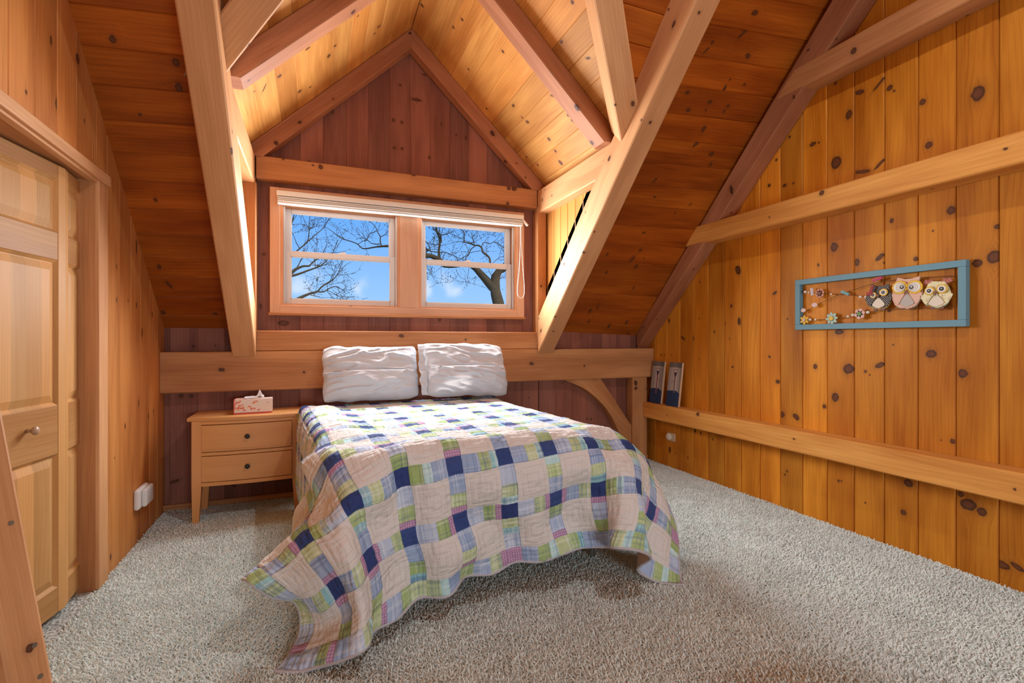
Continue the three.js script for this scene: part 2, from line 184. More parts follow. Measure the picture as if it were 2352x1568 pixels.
// a squared timber from a to b (axis through its middle), w wide, d deep towards up; ends cut square or along the given plane normals
let timberSeed = 1;
function timberGeo(a, b, w, d, up, { na, nb, c = 0.007 } = {}) {
  const dir = b.clone().sub(a), len = dir.length(); dir.normalize();
  const side = new THREE.Vector3().crossVectors(dir, up).normalize(), u2 = new THREE.Vector3().crossVectors(side, dir).normalize(), hw = w / 2, hd = d / 2;
  const sec = [[-hw + c, -hd], [hw - c, -hd], [hw, -hd + c], [hw, hd - c], [hw - c, hd], [-hw + c, hd], [-hw, hd - c], [-hw, -hd + c]];
  const cut = (p, o, n) => p.clone().addScaledVector(dir, n ? o.clone().sub(p).dot(n) / dir.dot(n) : 0);
  const R = rng(timberSeed++ * 131 + 7), ou = R(), ov = R(); let per = 0; const pos = [], uv = [];
  const pt = sec.map(([s, k]) => side.clone().multiplyScalar(s).addScaledVector(u2, k));
  const A = pt.map((p) => cut(p.clone().add(a), a, na)), B = pt.map((p) => cut(p.clone().add(b), b, nb));
  const put = (p, v) => { pos.push(p.x, p.y, p.z); uv.push(ou + v / 0.9, ov + p.clone().sub(a).dot(dir) / 2.4); };
  for (let i = 0; i < 8; i++) {
    const j = (i + 1) % 8, e = Math.hypot(sec[j][0] - sec[i][0], sec[j][1] - sec[i][1]);
    put(A[i], per); put(A[j], per + e); put(B[j], per + e); put(A[i], per); put(B[j], per + e); put(B[i], per); per += e;
  }
  for (const [E, f] of [[A, 0], [B, 1]]) for (let i = 1; i < 7; i++) for (const k of f ? [0, i, i + 1] : [0, i + 1, i]) { pos.push(E[k].x, E[k].y, E[k].z); uv.push(ou + sec[k][0] / 0.9, ov + sec[k][1] / 2.4); }
  const g = new THREE.BufferGeometry(); g.setAttribute('position', new THREE.Float32BufferAttribute(pos, 3)); g.setAttribute('uv', new THREE.Float32BufferAttribute(uv, 2)); g.computeVertexNormals();
  // outward normals
  const cen = a.clone().add(b).multiplyScalar(0.5), p0 = V(pos[0], pos[1], pos[2]), n0 = V(...g.attributes.normal.array.slice(0, 3)), mid = A[0].clone().add(B[1]).multiplyScalar(0.5);
  if (mid.sub(cen).dot(n0) < 0) { const P = g.attributes.position.array, U = g.attributes.uv.array; for (let i = 0; i < P.length; i += 9) for (let k = 0; k < 3; k++) { const t = P[i + 3 + k]; P[i + 3 + k] = P[i + 6 + k]; P[i + 6 + k] = t; } for (let i = 0; i < U.length; i += 6) for (let k = 0; k < 2; k++) { const t = U[i + 2 + k]; U[i + 2 + k] = U[i + 4 + k]; U[i + 4 + k] = t; } g.computeVertexNormals(); }
  return g;
}
let trimCount = 0;
function timber(label, a, b, w, d, up, opt, mat = M.beam) { const m = mesh(`trim_${++trimCount}`, timberGeo(V(...a), V(...b), w, d, V(...up), opt), mat, scene); m.userData = { kind: 'structure', label }; return m; }
function box(x0, x1, y0, y1, z0, z1) { const g = new THREE.BoxGeometry(x1 - x0, y1 - y0, z1 - z0); g.translate((x0 + x1) / 2, (y0 + y1) / 2, (z0 + z1) / 2); return g; }
function rbox(x0, x1, y0, y1, z0, z1, r = 0.004, s = 2) { const g = new RoundedBoxGeometry(x1 - x0, y1 - y0, z1 - z0, s, Math.min(r, (x1 - x0) / 2.01, (y1 - y0) / 2.01, (z1 - z0) / 2.01)); g.translate((x0 + x1) / 2, (y0 + y1) / 2, (z0 + z1) / 2); return g; }
// uv in metres along the dominant axis for wood boxes: grain along 'axis'
function woodUV(g, axis, sw = 0.5, sl = 1.0, ou = 0, ov = 0) {
  g = g.index ? g.toNonIndexed() : g; const p = g.attributes.position, n = g.attributes.normal, uv = new Float32Array(p.count * 2);
  for (let i = 0; i < p.count; i++) {
    const c = [p.getX(i), p.getY(i), p.getZ(i)], m = [Math.abs(n.getX(i)), Math.abs(n.getY(i)), Math.abs(n.getZ(i))];
    const others = [0, 1, 2].filter((k) => k !== axis), across = m[others[0]] > m[others[1]] ? others[1] : others[0];
    uv[i * 2] = ou + c[across] / sw; uv[i * 2 + 1] = ov + c[axis] / sl;
  }
  g.setAttribute('uv', new THREE.BufferAttribute(uv, 2)); return g;
}
const clean = (g) => { const q = g.index ? g.toNonIndexed() : g; for (const k of Object.keys(q.attributes)) if (!['position', 'normal', 'uv'].includes(k)) q.deleteAttribute(k); return q; };
const merge = (list) => mergeGeometries(list.map(clean));

// ---------------------------------------------------------------- the room shell
// right gable wall
{
  const wall = structure('wall_right', 'gable wall of vertical knotty pine boards with two horizontal rails');
  const F = axes(V(XR, 0, 0), V(0, 0, 1), V(0, 1, 0), V(-1, 0, 0)), T = { w0: -4.2, w1: -0.2, l0: 0, l1: 3.4 };
  for (let z = -3.797 - BW * 2; z < ZF; z += BW) {
    const a = Math.max(z, -4.14), b = Math.min(z + BW, ZF), top = (q) => Math.min(ROOF(q) + Math.max(0, sag(XR, q)), FRONT_ROOF(q)) + 0.01; if (b - a < 0.01) continue;
    mesh('board', boardGeo(F, a + 0.001, b - 0.001, 0, 0, top(a), top(b), T, 0.0055), M.right, wall);
  }
  const s = new THREE.Shape([[-4.4, -0.1], [ZF + 0.2, -0.1], [ZF + 0.2, 1.2], [ZRIDGE, ROOF(ZRIDGE) + 0.3], [-4.4, 1.35]].map(([z, y]) => new THREE.Vector2(-z, y)));
  const g = new THREE.ExtrudeGeometry(s, { depth: 0.12, bevelEnabled: false }); g.rotateY(Math.PI / 2); g.translate(XR + 0.02, 0, 0); mesh('sheathing', g, M.shell, wall);
}
// left gable wall with the closet opening
const CZ0 = -2.93, CZ1 = -1.25, CTOP = 1.965;
{
  const wall = structure('wall_left', 'gable wall of vertical knotty pine boards beside the closet');
  const F = axes(V(XL, 0, 0), V(0, 0, 1), V(0, 1, 0), V(1, 0, 0)), T = { w0: -4.2, w1: -1.0, l0: 0, l1: 3.4 };
  for (let z = -3.957 - BW; z < ZF; z += BW) {
    let a = Math.max(z, -4.14), b = Math.min(z + BW, ZF); const top = (q) => Math.min(ROOF(q), FRONT_ROOF(q)) + 0.01; if (b - a < 0.01) continue;
    if (a < CZ0 && b > CZ0) { mesh('board', boardGeo(F, a, CZ0 - 0.022, 0, 0, top(a), top(CZ0 - 0.022), T), M.left, wall); mesh('board', boardGeo(F, CZ0 - 0.022, CZ0, CTOP, CTOP, top(CZ0 - 0.022), top(CZ0), T), M.left, wall); a = CZ0; }
    if (a < CZ1 && b > CZ1) { mesh('board', boardGeo(F, CZ1, b, 0, 0, top(CZ1), top(b), T), M.left, wall); b = CZ1; }
    const inside = a >= CZ0 - 1e-6 && b <= CZ1 + 1e-6;
    mesh('board', boardGeo(F, a, b, inside ? CTOP : 0, inside ? CTOP : 0, top(a), top(b), T), M.left, wall);
  }
  const out = [[-4.4, -0.1], [ZF + 0.2, -0.1], [ZF + 0.2, 1.2], [ZRIDGE, ROOF(ZRIDGE) + 0.3], [-4.4, 1.35]];
  const s = new THREE.Shape(out.map(([z, y]) => new THREE.Vector2(-z, y))), h = new THREE.Path([[CZ0 - 0.025, -0.05], [CZ1 + 0.025, -0.05], [CZ1 + 0.025, CTOP + 0.02], [CZ0 - 0.025, CTOP + 0.02]].map(([z, y]) => new THREE.Vector2(-z, y))); s.holes.push(h);
  const g = new THREE.ExtrudeGeometry(s, { depth: 0.1, bevelEnabled: false }); g.rotateY(Math.PI / 2); g.translate(XL - 0.12, 0, 0); mesh('sheathing', g, M.shell, wall);
  mesh('closet_back', merge([box(XL - 0.75, XL - 0.7, 0, 2.1, CZ0 - 0.1, CZ1 + 0.1), box(XL - 0.75, XL - 0.12, 2.05, 2.1, CZ0 - 0.1, CZ1 + 0.1), box(XL - 0.75, XL - 0.12, 0, 2.1, CZ0 - 0.15, CZ0 - 0.1), box(XL - 0.75, XL - 0.12, 0, 2.1, CZ1 + 0.1, CZ1 + 0.15), box(XL - 0.75, XL - 0.1, -0.1, 0.0, CZ0 - 0.1, CZ1 + 0.1)]), M.shell, wall);
}
// back wall: knee wall boards and the dormer gable around the window
const WX0 = -0.235, WX1 = 1.685, WY0 = 1.455, WY1 = 2.29;
{
  const wall = structure('wall_back', 'dark pine boarded back wall with the dormer gable');
  const F = axes(V(0, 0, ZB), V(1, 0, 0), V(0, 1, 0), V(0, 0, 1)), T = { w0: -1.0, w1: 3.2, l0: 0, l1: 3.75 }, bw = 0.168;
  const top = (x) => { const d = Math.abs(x - RX); return d < DH + 0.06 ? RY - 0.953 * d + 0.01 : ROOF(ZB) + 0.01; };
  const cuts = []; for (let x = -0.263 - bw * 5; x < XR + bw; x += bw) cuts.push(x);
  for (const x of [XL, XR, RX - DH - 0.06, RX + DH + 0.06, WX0, WX1]) cuts.push(x);
  cuts.sort((a, b) => a - b);
  for (let i = 0; i + 1 < cuts.length; i++) {
    const a = cuts[i], b = cuts[i + 1]; if (b - a < 0.012 || a < XL - 1e-6 || b > XR + 1e-6) continue;
    const m = (a + b) / 2, e = 1e-4, ta = top(a + e), tb = top(b - e), win = m > WX0 && m < WX1, c = 0.003;
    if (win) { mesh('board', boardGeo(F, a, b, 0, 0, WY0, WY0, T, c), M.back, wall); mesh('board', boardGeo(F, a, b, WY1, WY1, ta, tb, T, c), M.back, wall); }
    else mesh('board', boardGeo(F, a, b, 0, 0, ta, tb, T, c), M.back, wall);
  }
  const s = new THREE.Shape([[XL - 0.2, -0.1], [XR + 0.2, -0.1], [XR + 0.2, 1.4], [RX + DH + 0.16, 1.4], [RX + DH + 0.16, 2.62], [RX, 3.85], [RX - DH - 0.16, 2.62], [RX - DH - 0.16, 1.4], [XL - 0.2, 1.4]].map(([x, y]) => new THREE.Vector2(x, y)));
  s.holes.push(new THREE.Path([[WX0, WY0], [WX1, WY0], [WX1, WY1], [WX0, WY1]].map(([x, y]) => new THREE.Vector2(x, y))));
  const g = new THREE.ExtrudeGeometry(s, { depth: 0.1, bevelEnabled: false }); g.translate(0, 0, ZB - 0.12); mesh('sheathing', g, M.shell, wall);
}
// wall behind the camera, with an unseen window placed for light from the front
{
  const wall = structure('wall_front', 'low pine knee wall behind the camera'), x0 = 0.2, x1 = 2.0, y0 = 0.55, y1 = 1.65;
  mesh('panel', merge([box(XL - 0.1, x0, -0.1, 2.0, ZF, ZF + 0.12), box(x1, XR + 0.1, -0.1, 2.0, ZF, ZF + 0.12), box(x0, x1, -0.1, y0, ZF, ZF + 0.12), box(x0, x1, y1, 2.0, ZF, ZF + 0.12)]), M.shell, wall);
  const win = structure('unseen_window_2', 'unseen window behind the camera, placed to light the quilt front');
  mesh('sash', merge([box(x0, x0 + 0.05, y0, y1, ZF + 0.02, ZF + 0.07), box(x1 - 0.05, x1, y0, y1, ZF + 0.02, ZF + 0.07), box(x0, x1, y0, y0 + 0.05, ZF + 0.02, ZF + 0.07), box(x0, x1, y1 - 0.05, y1, ZF + 0.02, ZF + 0.07), box((x0 + x1) / 2 - 0.03, (x0 + x1) / 2 + 0.03, y0, y1, ZF + 0.02, ZF + 0.07)]), M.sash, win);
  mesh('glass', new THREE.PlaneGeometry(x1 - x0, y1 - y0).translate((x0 + x1) / 2, (y0 + y1) / 2, ZF + 0.045), M.glass, win);
}
// sloped ceiling: boards run along the house; the dormer opens the middle
{
  const ceil = structure('ceiling', 'sloped ceiling of reddish knotty pine boards');
  const F = axes(V(0, K, 0), V(0, 0.97, 1), V(1, 0, 0), V(0, -1, 0.97)), T = { w0: -4.25 * SL, w1: -1.0 * SL, l0: -1.0, l1: 3.2 };
  const half = (z) => clamp((-1.55 - 0.97 * z) / 0.953, 0, DH + 0.1), st = 0.1237;
  for (let z = -4.02 - st; z < ZRIDGE; z += st) {
    const a = Math.max(z, -4.115), b = Math.min(z + st, ZRIDGE); if (b - a < 0.01) continue;
    const ha = half(a), hb = half(b), wa = a * SL, wb = b * SL;
    if (ha < 1e-3 && hb < 1e-3) { for (const [x0, x1] of [[XL - 0.02, -0.46], [-0.46, 1.93], [1.93, XR + 0.02]]) mesh('board', sagged(boardGeo(F, wa, wb, x0, x0, x1, x1, T, 0.0055)), M.ceil, ceil); continue; }
    if (RX - Math.min(ha, hb) > -0.45) { mesh('board', sagged(boardGeo(F, wa, wb, XL - 0.02, XL - 0.02, -0.46, -0.46, T, 0.0055)), M.ceil, ceil); mesh('board', boardGeo(F, wa, wb, -0.46, -0.46, RX - ha, RX - hb, T, 0.0055), M.ceil, ceil); }
    else mesh('board', sagged(boardGeo(F, wa, wb, XL - 0.02, XL - 0.02, RX - ha, RX - hb, T, 0.0055)), M.ceil, ceil);
    if (RX + Math.min(ha, hb) < 1.92) { mesh('board', boardGeo(F, wa, wb, RX + ha, RX + hb, 1.93, 1.93, T, 0.0055), M.ceil, ceil); mesh('board', sagged(boardGeo(F, wa, wb, 1.93, 1.93, XR + 0.02, XR + 0.02, T, 0.0055)), M.ceil, ceil); }
    else mesh('board', sagged(boardGeo(F, wa, wb, RX + ha, RX + hb, XR + 0.02, XR + 0.02, T, 0.0055)), M.ceil, ceil);
  }
  // unseen roof deck that stops light leaks, and the far slope behind the camera
  const deck = (x0a, x0b, x1a, x1b, za, zb) => boardGeo(axes(V(0, K + 0.2, 0), V(0, 0.97, 1), V(1, 0, 0), V(0, -1, 0.97)), za * SL, zb * SL, x0a, x0b, x1a, x1b, T, 0.001, 0.06);
  const zt = -1.55 / 0.97, zv = (-1.55 - 0.953 * (DH + 0.1)) / 0.97;
  mesh('unseen_roof_deck', merge([deck(XL - 0.2, XL - 0.2, RX - DH - 0.1, RX - DH - 0.1, -4.4, zv), deck(RX + DH + 0.1, RX + DH + 0.1, XR + 0.2, XR + 0.2, -4.4, zv), deck(XL - 0.2, XL - 0.2, RX - DH - 0.1, RX, zv, zt), deck(RX + DH + 0.1, RX, XR + 0.2, XR + 0.2, zv, zt), deck(XL - 0.2, XL - 0.2, XR + 0.2, XR + 0.2, zt, ZRIDGE + 0.02)]), M.shell, ceil);
  const F2 = axes(V(0, ROOF(ZRIDGE), ZRIDGE), V(0, -0.97, 1), V(1, 0, 0), V(0, -1, -0.97));
  mesh('far_slope', boardGeo(F2, -0.03, (ZF + 0.3 - ZRIDGE) * SL, XL - 0.2, XL - 0.2, XR + 0.2, XR + 0.2, { w0: 0, w1: 6, l0: -1, l1: 3.2 }, 0.001, 0.06), M.ceil, ceil);
}
// dormer ceiling: two slopes, boards run out towards the window
{
  const ceil = structure('ceiling_dormer', 'golden knotty pine boards of the dormer ceiling');
  const end = (d) => (-1.55 - 0.953 * d) / 0.97;
  for (const s of [1, -1]) {
    const st = s > 0 ? 0.1185 : 0.1125, off = s > 0 ? 1.422 - RX : RX + 0.103, m = s > 0 ? M.dormR : M.dormL;
    const F = axes(V(RX, RY, 0), V(s, -0.953, 0), V(0, 0, 1), V(-s * 0.953, -1, 0)), T = { w0: 0, w1: 1.75, l0: -4.2, l1: -1.5 };
    for (let d = off - st * 8; d < DH + 0.1; d += st) {
      const a = Math.max(0, d), b = Math.min(d + st, DH + 0.1); if (b - a < 0.006) continue;
      mesh('board', boardGeo(F, a * DSL, b * DSL, -4.12, -4.12, end(a) + 0.02, end(b) + 0.02, T, 0.0035), m, ceil);
    }
    mesh('unseen_roof_deck', boardGeo(axes(V(RX, RY + 0.03, 0), V(s, -0.953, 0), V(0, 0, 1), V(-s * 0.953, -1, 0)), -0.04, (DH + 0.2) * DSL, -4.3, -4.3, end(0) + 0.05, end(DH + 0.2) + 0.05, T, 0.001, 0.05), M.shell, ceil);  // out of view, keeps light from leaking between the dormer boards
  }
}
// dormer cheek walls
{
  for (const [name, x, s] of [['wall_dormer_right', 1.955, 1], ['wall_dormer_left', -0.485, -1]]) {
    const wall = structure(name, s > 0 ? 'narrow pale boards of the right dormer cheek' : 'narrow pale boards of the left dormer cheek');
    const F = axes(V(x, 0, 0), V(0, 0, 1), V(0, 1, 0), V(-s, 0, 0)), T = { w0: -4.2, w1: -1.5, l0: -4.2, l1: -1.5 };
    for (let z = -4.12; z < -2.75; z += 0.125) { const a = z, b = Math.min(z + 0.125, -2.75); mesh('board', boardGeo(F, a, b, ROOF(a) - 0.14, ROOF(b) - 0.14, 2.64, 2.64, T, 0.005), s > 0 ? M.dormR : M.dormL, wall); }
    const t = new THREE.Shape([[-4.3, 1.05], [-4.3, 2.75], [-2.6, 2.75]].map(([z, y]) => new THREE.Vector2(-z, y))), g = new THREE.ExtrudeGeometry(t, { depth: 0.06, bevelEnabled: false });
    g.rotateY(Math.PI / 2); g.translate(s > 0 ? x + 0.02 : x - 0.08, 0, 0); mesh('sheathing', g, M.shell, wall);
  }
}
// ---------------------------------------------------------------- timber frame
const slopeUp = [0, 1, -0.97], RAFT = (x, y, z) => [x, y, z];
const NB = V(0, 0, 1), NY = V(0, 1, 0);
function mainRafter(label, x0, x1, kBottom, kTop, zFoot, zHead, cutFoot, mat = M.beam) {
  const km = (kBottom + kTop) / 2, d = (kTop - kBottom) / SL, x = (x0 + x1) / 2;
  return timber(label, [x, km + 0.97 * zFoot, zFoot], [x, km + 0.97 * zHead, zHead], x1 - x0, d, slopeUp, { na: cutFoot, nb: NB }, mat);
}
mainRafter('heavy sloping rafter left of the dormer', -0.535, -0.385, 4.95, K + 0.005, -3.985, ZRIDGE, NB);
mainRafter('heavy sloping rafter right of the dormer', 1.855, 2.005, 4.95, K + 0.005, -3.985, ZRIDGE, NB);
sagged(mainRafter('sloping end rafter against the right gable wall', 2.982, XR - 0.001, 5.08, K + 0.005, -4.09, ZRIDGE, NB, M.beam3).geometry, (x, y, z) => y - 0.97 * z > 5.17);
// the long plate beam across the back wall, and the dormer sill beam above it
timber('long horizontal beam across the back wall behind the bed', [XL + 0.002, 0.974, -4.055], [XR - 0.002, 0.974, -4.055], 0.11, 0.284, [0, 1, 0], {}, M.beam2);
timber('beam below the window', [-0.385, 1.193, -4.06], [1.855, 1.193, -4.06], 0.1, 0.15, [0, 1, 0], {}, M.beam2);
timber('header beam above the window', [-0.385, 2.46, -4.06], [1.855, 2.46, -4.06], 0.1, 0.162, [0, 1, 0], {}, M.beam2);
for (const [s, x] of [[-1, -0.43], [1, 1.9]]) {
  timber(s < 0 ? 'corner post left of the window' : 'corner post right of the window', [x, 1.118, -4.055], [x, 2.34, -4.055], 0.09, 0.11, [0, 0, 1], {}, M.beam2);
  timber(s < 0 ? 'eave plate on the left dormer cheek' : 'eave plate on the right dormer cheek', [x + s * 0.024, 2.435, -4.1], [x + s * 0.024, 2.435, -2.644], 0.118, 0.2, [0, 1, 0], { nb: V(0, 1, -0.97) }, M.beam);
}
for (const [zc, th, lab] of [[-4.05, 0.1, 'against the gable wall'], [-2.91, 0.14, 'in the middle of the dormer']]) for (const s of [-1, 1]) {
  const dep = 0.115, n = [s * 0.953, 1, 0], off = dep / 2 / DSL, ax = (d) => [RX + s * d, RY - 0.953 * d, zc];
const dEnd = (RY - off - 2.532) / 0.953, a = ax(0.953 * off).map((v, i) => v - n[i] * off), b = ax(dEnd).map((v, i) => v - n[i] * off);
  timber(`${s < 0 ? 'left' : 'right'} dormer rafter ${lab}`, a, b, th, dep, n, { na: V(1, 0, 0), nb: V(0, 1, 0) }, M.beam3);
}
for (const s of [-1, 1]) {     // valley rafters
  const dirx = s * 1.12, a = V(RX + s * (DH + 0.0), RY - 0.953 * DH, (-1.55 - 0.953 * DH) / 0.97), b = V(RX, RY, -1.55 / 0.97), n = V(0, -1, 0.97).normalize();
  a.addScaledVector(n, 0.03); b.addScaledVector(n, 0.03);
  timber(s < 0 ? 'left valley rafter where the dormer meets the roof' : 'right valley rafter where the dormer meets the roof', a.toArray(), b.toArray(), 0.15, 0.17, [0, 1, -0.97], { na: V(1, 0, 0), nb: V(1, 0, 0) }, M.beam);
}
// rails on the right wall
timber('upper horizontal rail on the right wall', [3.048, 2.075, -3.36], [3.048, 2.075, ZF], 0.142, 0.148, [0, 1, 0], { na: V(0, 1, -0.97) }, M.railBeam);
timber('lower horizontal rail on the right wall', [3.053, 0.52, -3.99], [3.053, 0.52, ZF], 0.132, 0.145, [0, 1, 0], {}, M.railBeam);
timber('collar tie high on the right wall', [3.05, 2.935, -2.42], [3.05, 2.935, 1.7], 0.14, 0.148, [0, 1, 0], { na: V(0, 1, -0.97) }, M.beam2);
timber('square corner post under the back beam', [2.955, 0, -4.05], [2.955, 0.833, -4.05], 0.17, 0.11, [0, 0, 1], {}, M.beam2);
{ // curved knee brace
  const s = new THREE.Shape(); s.moveTo(2.13, 0.834); s.quadraticCurveTo(2.52, 0.72, 2.70, 0.38); s.quadraticCurveTo(2.82, 0.1, 2.872, 0.0); s.lineTo(2.872, 0.36); s.lineTo(2.52, 0.834); s.closePath();
  const g = new THREE.ExtrudeGeometry(s, { depth: 0.08, bevelEnabled: true, bevelSize: 0.004, bevelThickness: 0.004, bevelSegments: 1, curveSegments: 14 }); g.translate(0, 0, -4.105);
  const uv = g.attributes.uv; for (let i = 0; i < uv.count; i++) { const x = uv.getX(i), y = uv.getY(i); uv.setXY(i, (x + y) * 0.7 / 0.9, (x - y) * 0.7 / 2.4); }
  const m = mesh(`trim_${++trimCount}`, g, M.beam2, scene); m.userData = { kind: 'structure', label: 'curved knee brace between beam and corner post' };
}
mesh('baseboard_back', box(XL, XR, 0, 0.045, ZB + 0.001, ZB + 0.016), M.beam2, scene).userData = { kind: 'structure', label: 'low baseboard along the back wall' };
// slanted post in the left foreground
{
  const t = thing('slanted_post', 'slanted pine post with screw heads at the left edge, before the closet', 'post');
  const up = V(0.8, 0, 0.6), A = V(-0.632, 0.0, -1.6), B = V(-0.884, 1.75, -1.6);
  mesh('timber', timberGeo(A, B, 0.085, 0.1, up, { na: NY, nb: NY, c: 0.008 }), M.beam, t);
  for (const y of [0.36, 0.44, 0.75]) { const c = A.clone().lerp(B, y / 1.75).addScaledVector(up, 0.0505).add(V(0.01, 0, -0.0133)); const g = new THREE.CylinderGeometry(0.006, 0.006, 0.004, 12); g.rotateX(Math.PI / 2); g.rotateY(Math.atan2(0.8, 0.6)); g.translate(c.x, c.y, c.z); mesh('screw', g, M.metal, t); }
}
// ---------------------------------------------------------------- floor
{
  const N = 512, d = new Uint8Array(N * N * 4), b = new Uint8Array(N * N * 4);
  for (let y = 0; y < N; y++) for (let x = 0; x < N; x++) {
    const i = (y * N + x) * 4, a = noise(x / 5, y / 5, 61, 102, 102), c = noise(x / 13, y / 13, 62, 39, 39), e = noise(x / 60, y / 60, 63, 8, 8), v = 0.8 + 0.26 * (a - 0.5) + 0.14 * (c - 0.5) + 0.08 * (e - 0.5);
    d[i] = clamp(226 * v, 0, 255); d[i + 1] = clamp(228 * v, 0, 255); d[i + 2] = clamp(220 * v, 0, 255); d[i + 3] = 255; b[i] = b[i + 1] = b[i + 2] = 255 * clamp(0.6 * a + 0.4 * c, 0, 1); b[i + 3] = 255;
  }
  const map = dataTex(d, N, N, true, true), bump = dataTex(b, N, N, false, true);
  M.carpet = std({ map, bumpMap: bump, bumpScale: 0.012, roughness: 0.95 });
  const g = box(XL - 0.2, XR + 0.2, -0.12, 0, ZB - 0.1, ZF + 0.1), p = g.attributes.position, uv = g.attributes.uv; for (let i = 0; i < uv.count; i++) uv.setXY(i, p.getX(i) / 0.8, p.getZ(i) / 0.8);
  mesh('floor', g, M.carpet, scene).userData = { kind: 'structure', label: 'floor covered with pale grey green carpet' };
  // the pile itself: short bent tufts
  const tuft = new THREE.CylinderGeometry(0.0009, 0.0026, 0.013, 5, 3, true), q = tuft.attributes.position;
  for (let i = 0; i < q.count; i++) { const h = q.getY(i) / 0.013 + 0.5; q.setXYZ(i, q.getX(i) + 0.006 * h * h, (h * 0.0125) * (1 - 0.22 * h * h), q.getZ(i)); }
  tuft.computeVertexNormals();
  const R = rng(71), list = [], col = [], m4 = new THREE.Matrix4(), e = new THREE.Euler(), qu = new THREE.Quaternion(), PITCH = 0.0082;
  const dir = camera.getWorldDirection(new THREE.Vector3()), rt = V(-dir.z, 0, dir.x);
  for (let x = XL + 0.012; x < XR - 0.012; x += PITCH) for (let z = -4.09; z < -0.75; z += PITCH) {
    const px = x + (R() - 0.5) * PITCH, pz = z + (R() - 0.5) * PITCH, w = px * dir.x + pz * dir.z, a = px * rt.x + pz * rt.z, r1 = R(), r2 = R(), r3 = R(), r4 = R();
    if (w < 1.45 || a / w < -1.2 || a / w > 1.2) continue;                               // only where somebody near the camera could look
    if (px > 0.25 && px < 1.45 && pz < -2.45) continue;                                   // deep under the bed
    const lean = noise(px * 3, pz * 3, 81) * 2.2 + (r1 - 0.5) * 5.2, s = 0.8 + 0.55 * r2;
    e.set((r3 - 0.5) * 0.5, lean, (r4 - 0.5) * 0.5, 'YXZ'); qu.setFromEuler(e); m4.compose(V(px, -0.001, pz), qu, V(1.35 * s, s * 1.05, 1.35 * s)); list.push(m4.clone());
    const v = 0.9 + 0.1 * r3 + 0.12 * (noise(px * 9, pz * 9, 83) - 0.5); col.push(v);
  }
  const pile = new THREE.InstancedMesh(tuft, std({ color: lin(0.84, 0.91, 0.87), roughness: 0.95 }), list.length), c = new THREE.Color();
  list.forEach((m, i) => { pile.setMatrixAt(i, m); c.setRGB(col[i], col[i], col[i]); pile.setColorAt(i, c); });
  pile.name = 'carpet_pile'; pile.castShadow = pile.receiveShadow = true; pile.userData = { kind: 'stuff', label: 'pale grey green twisted carpet pile', category: 'carpet' }; scene.add(pile);
}
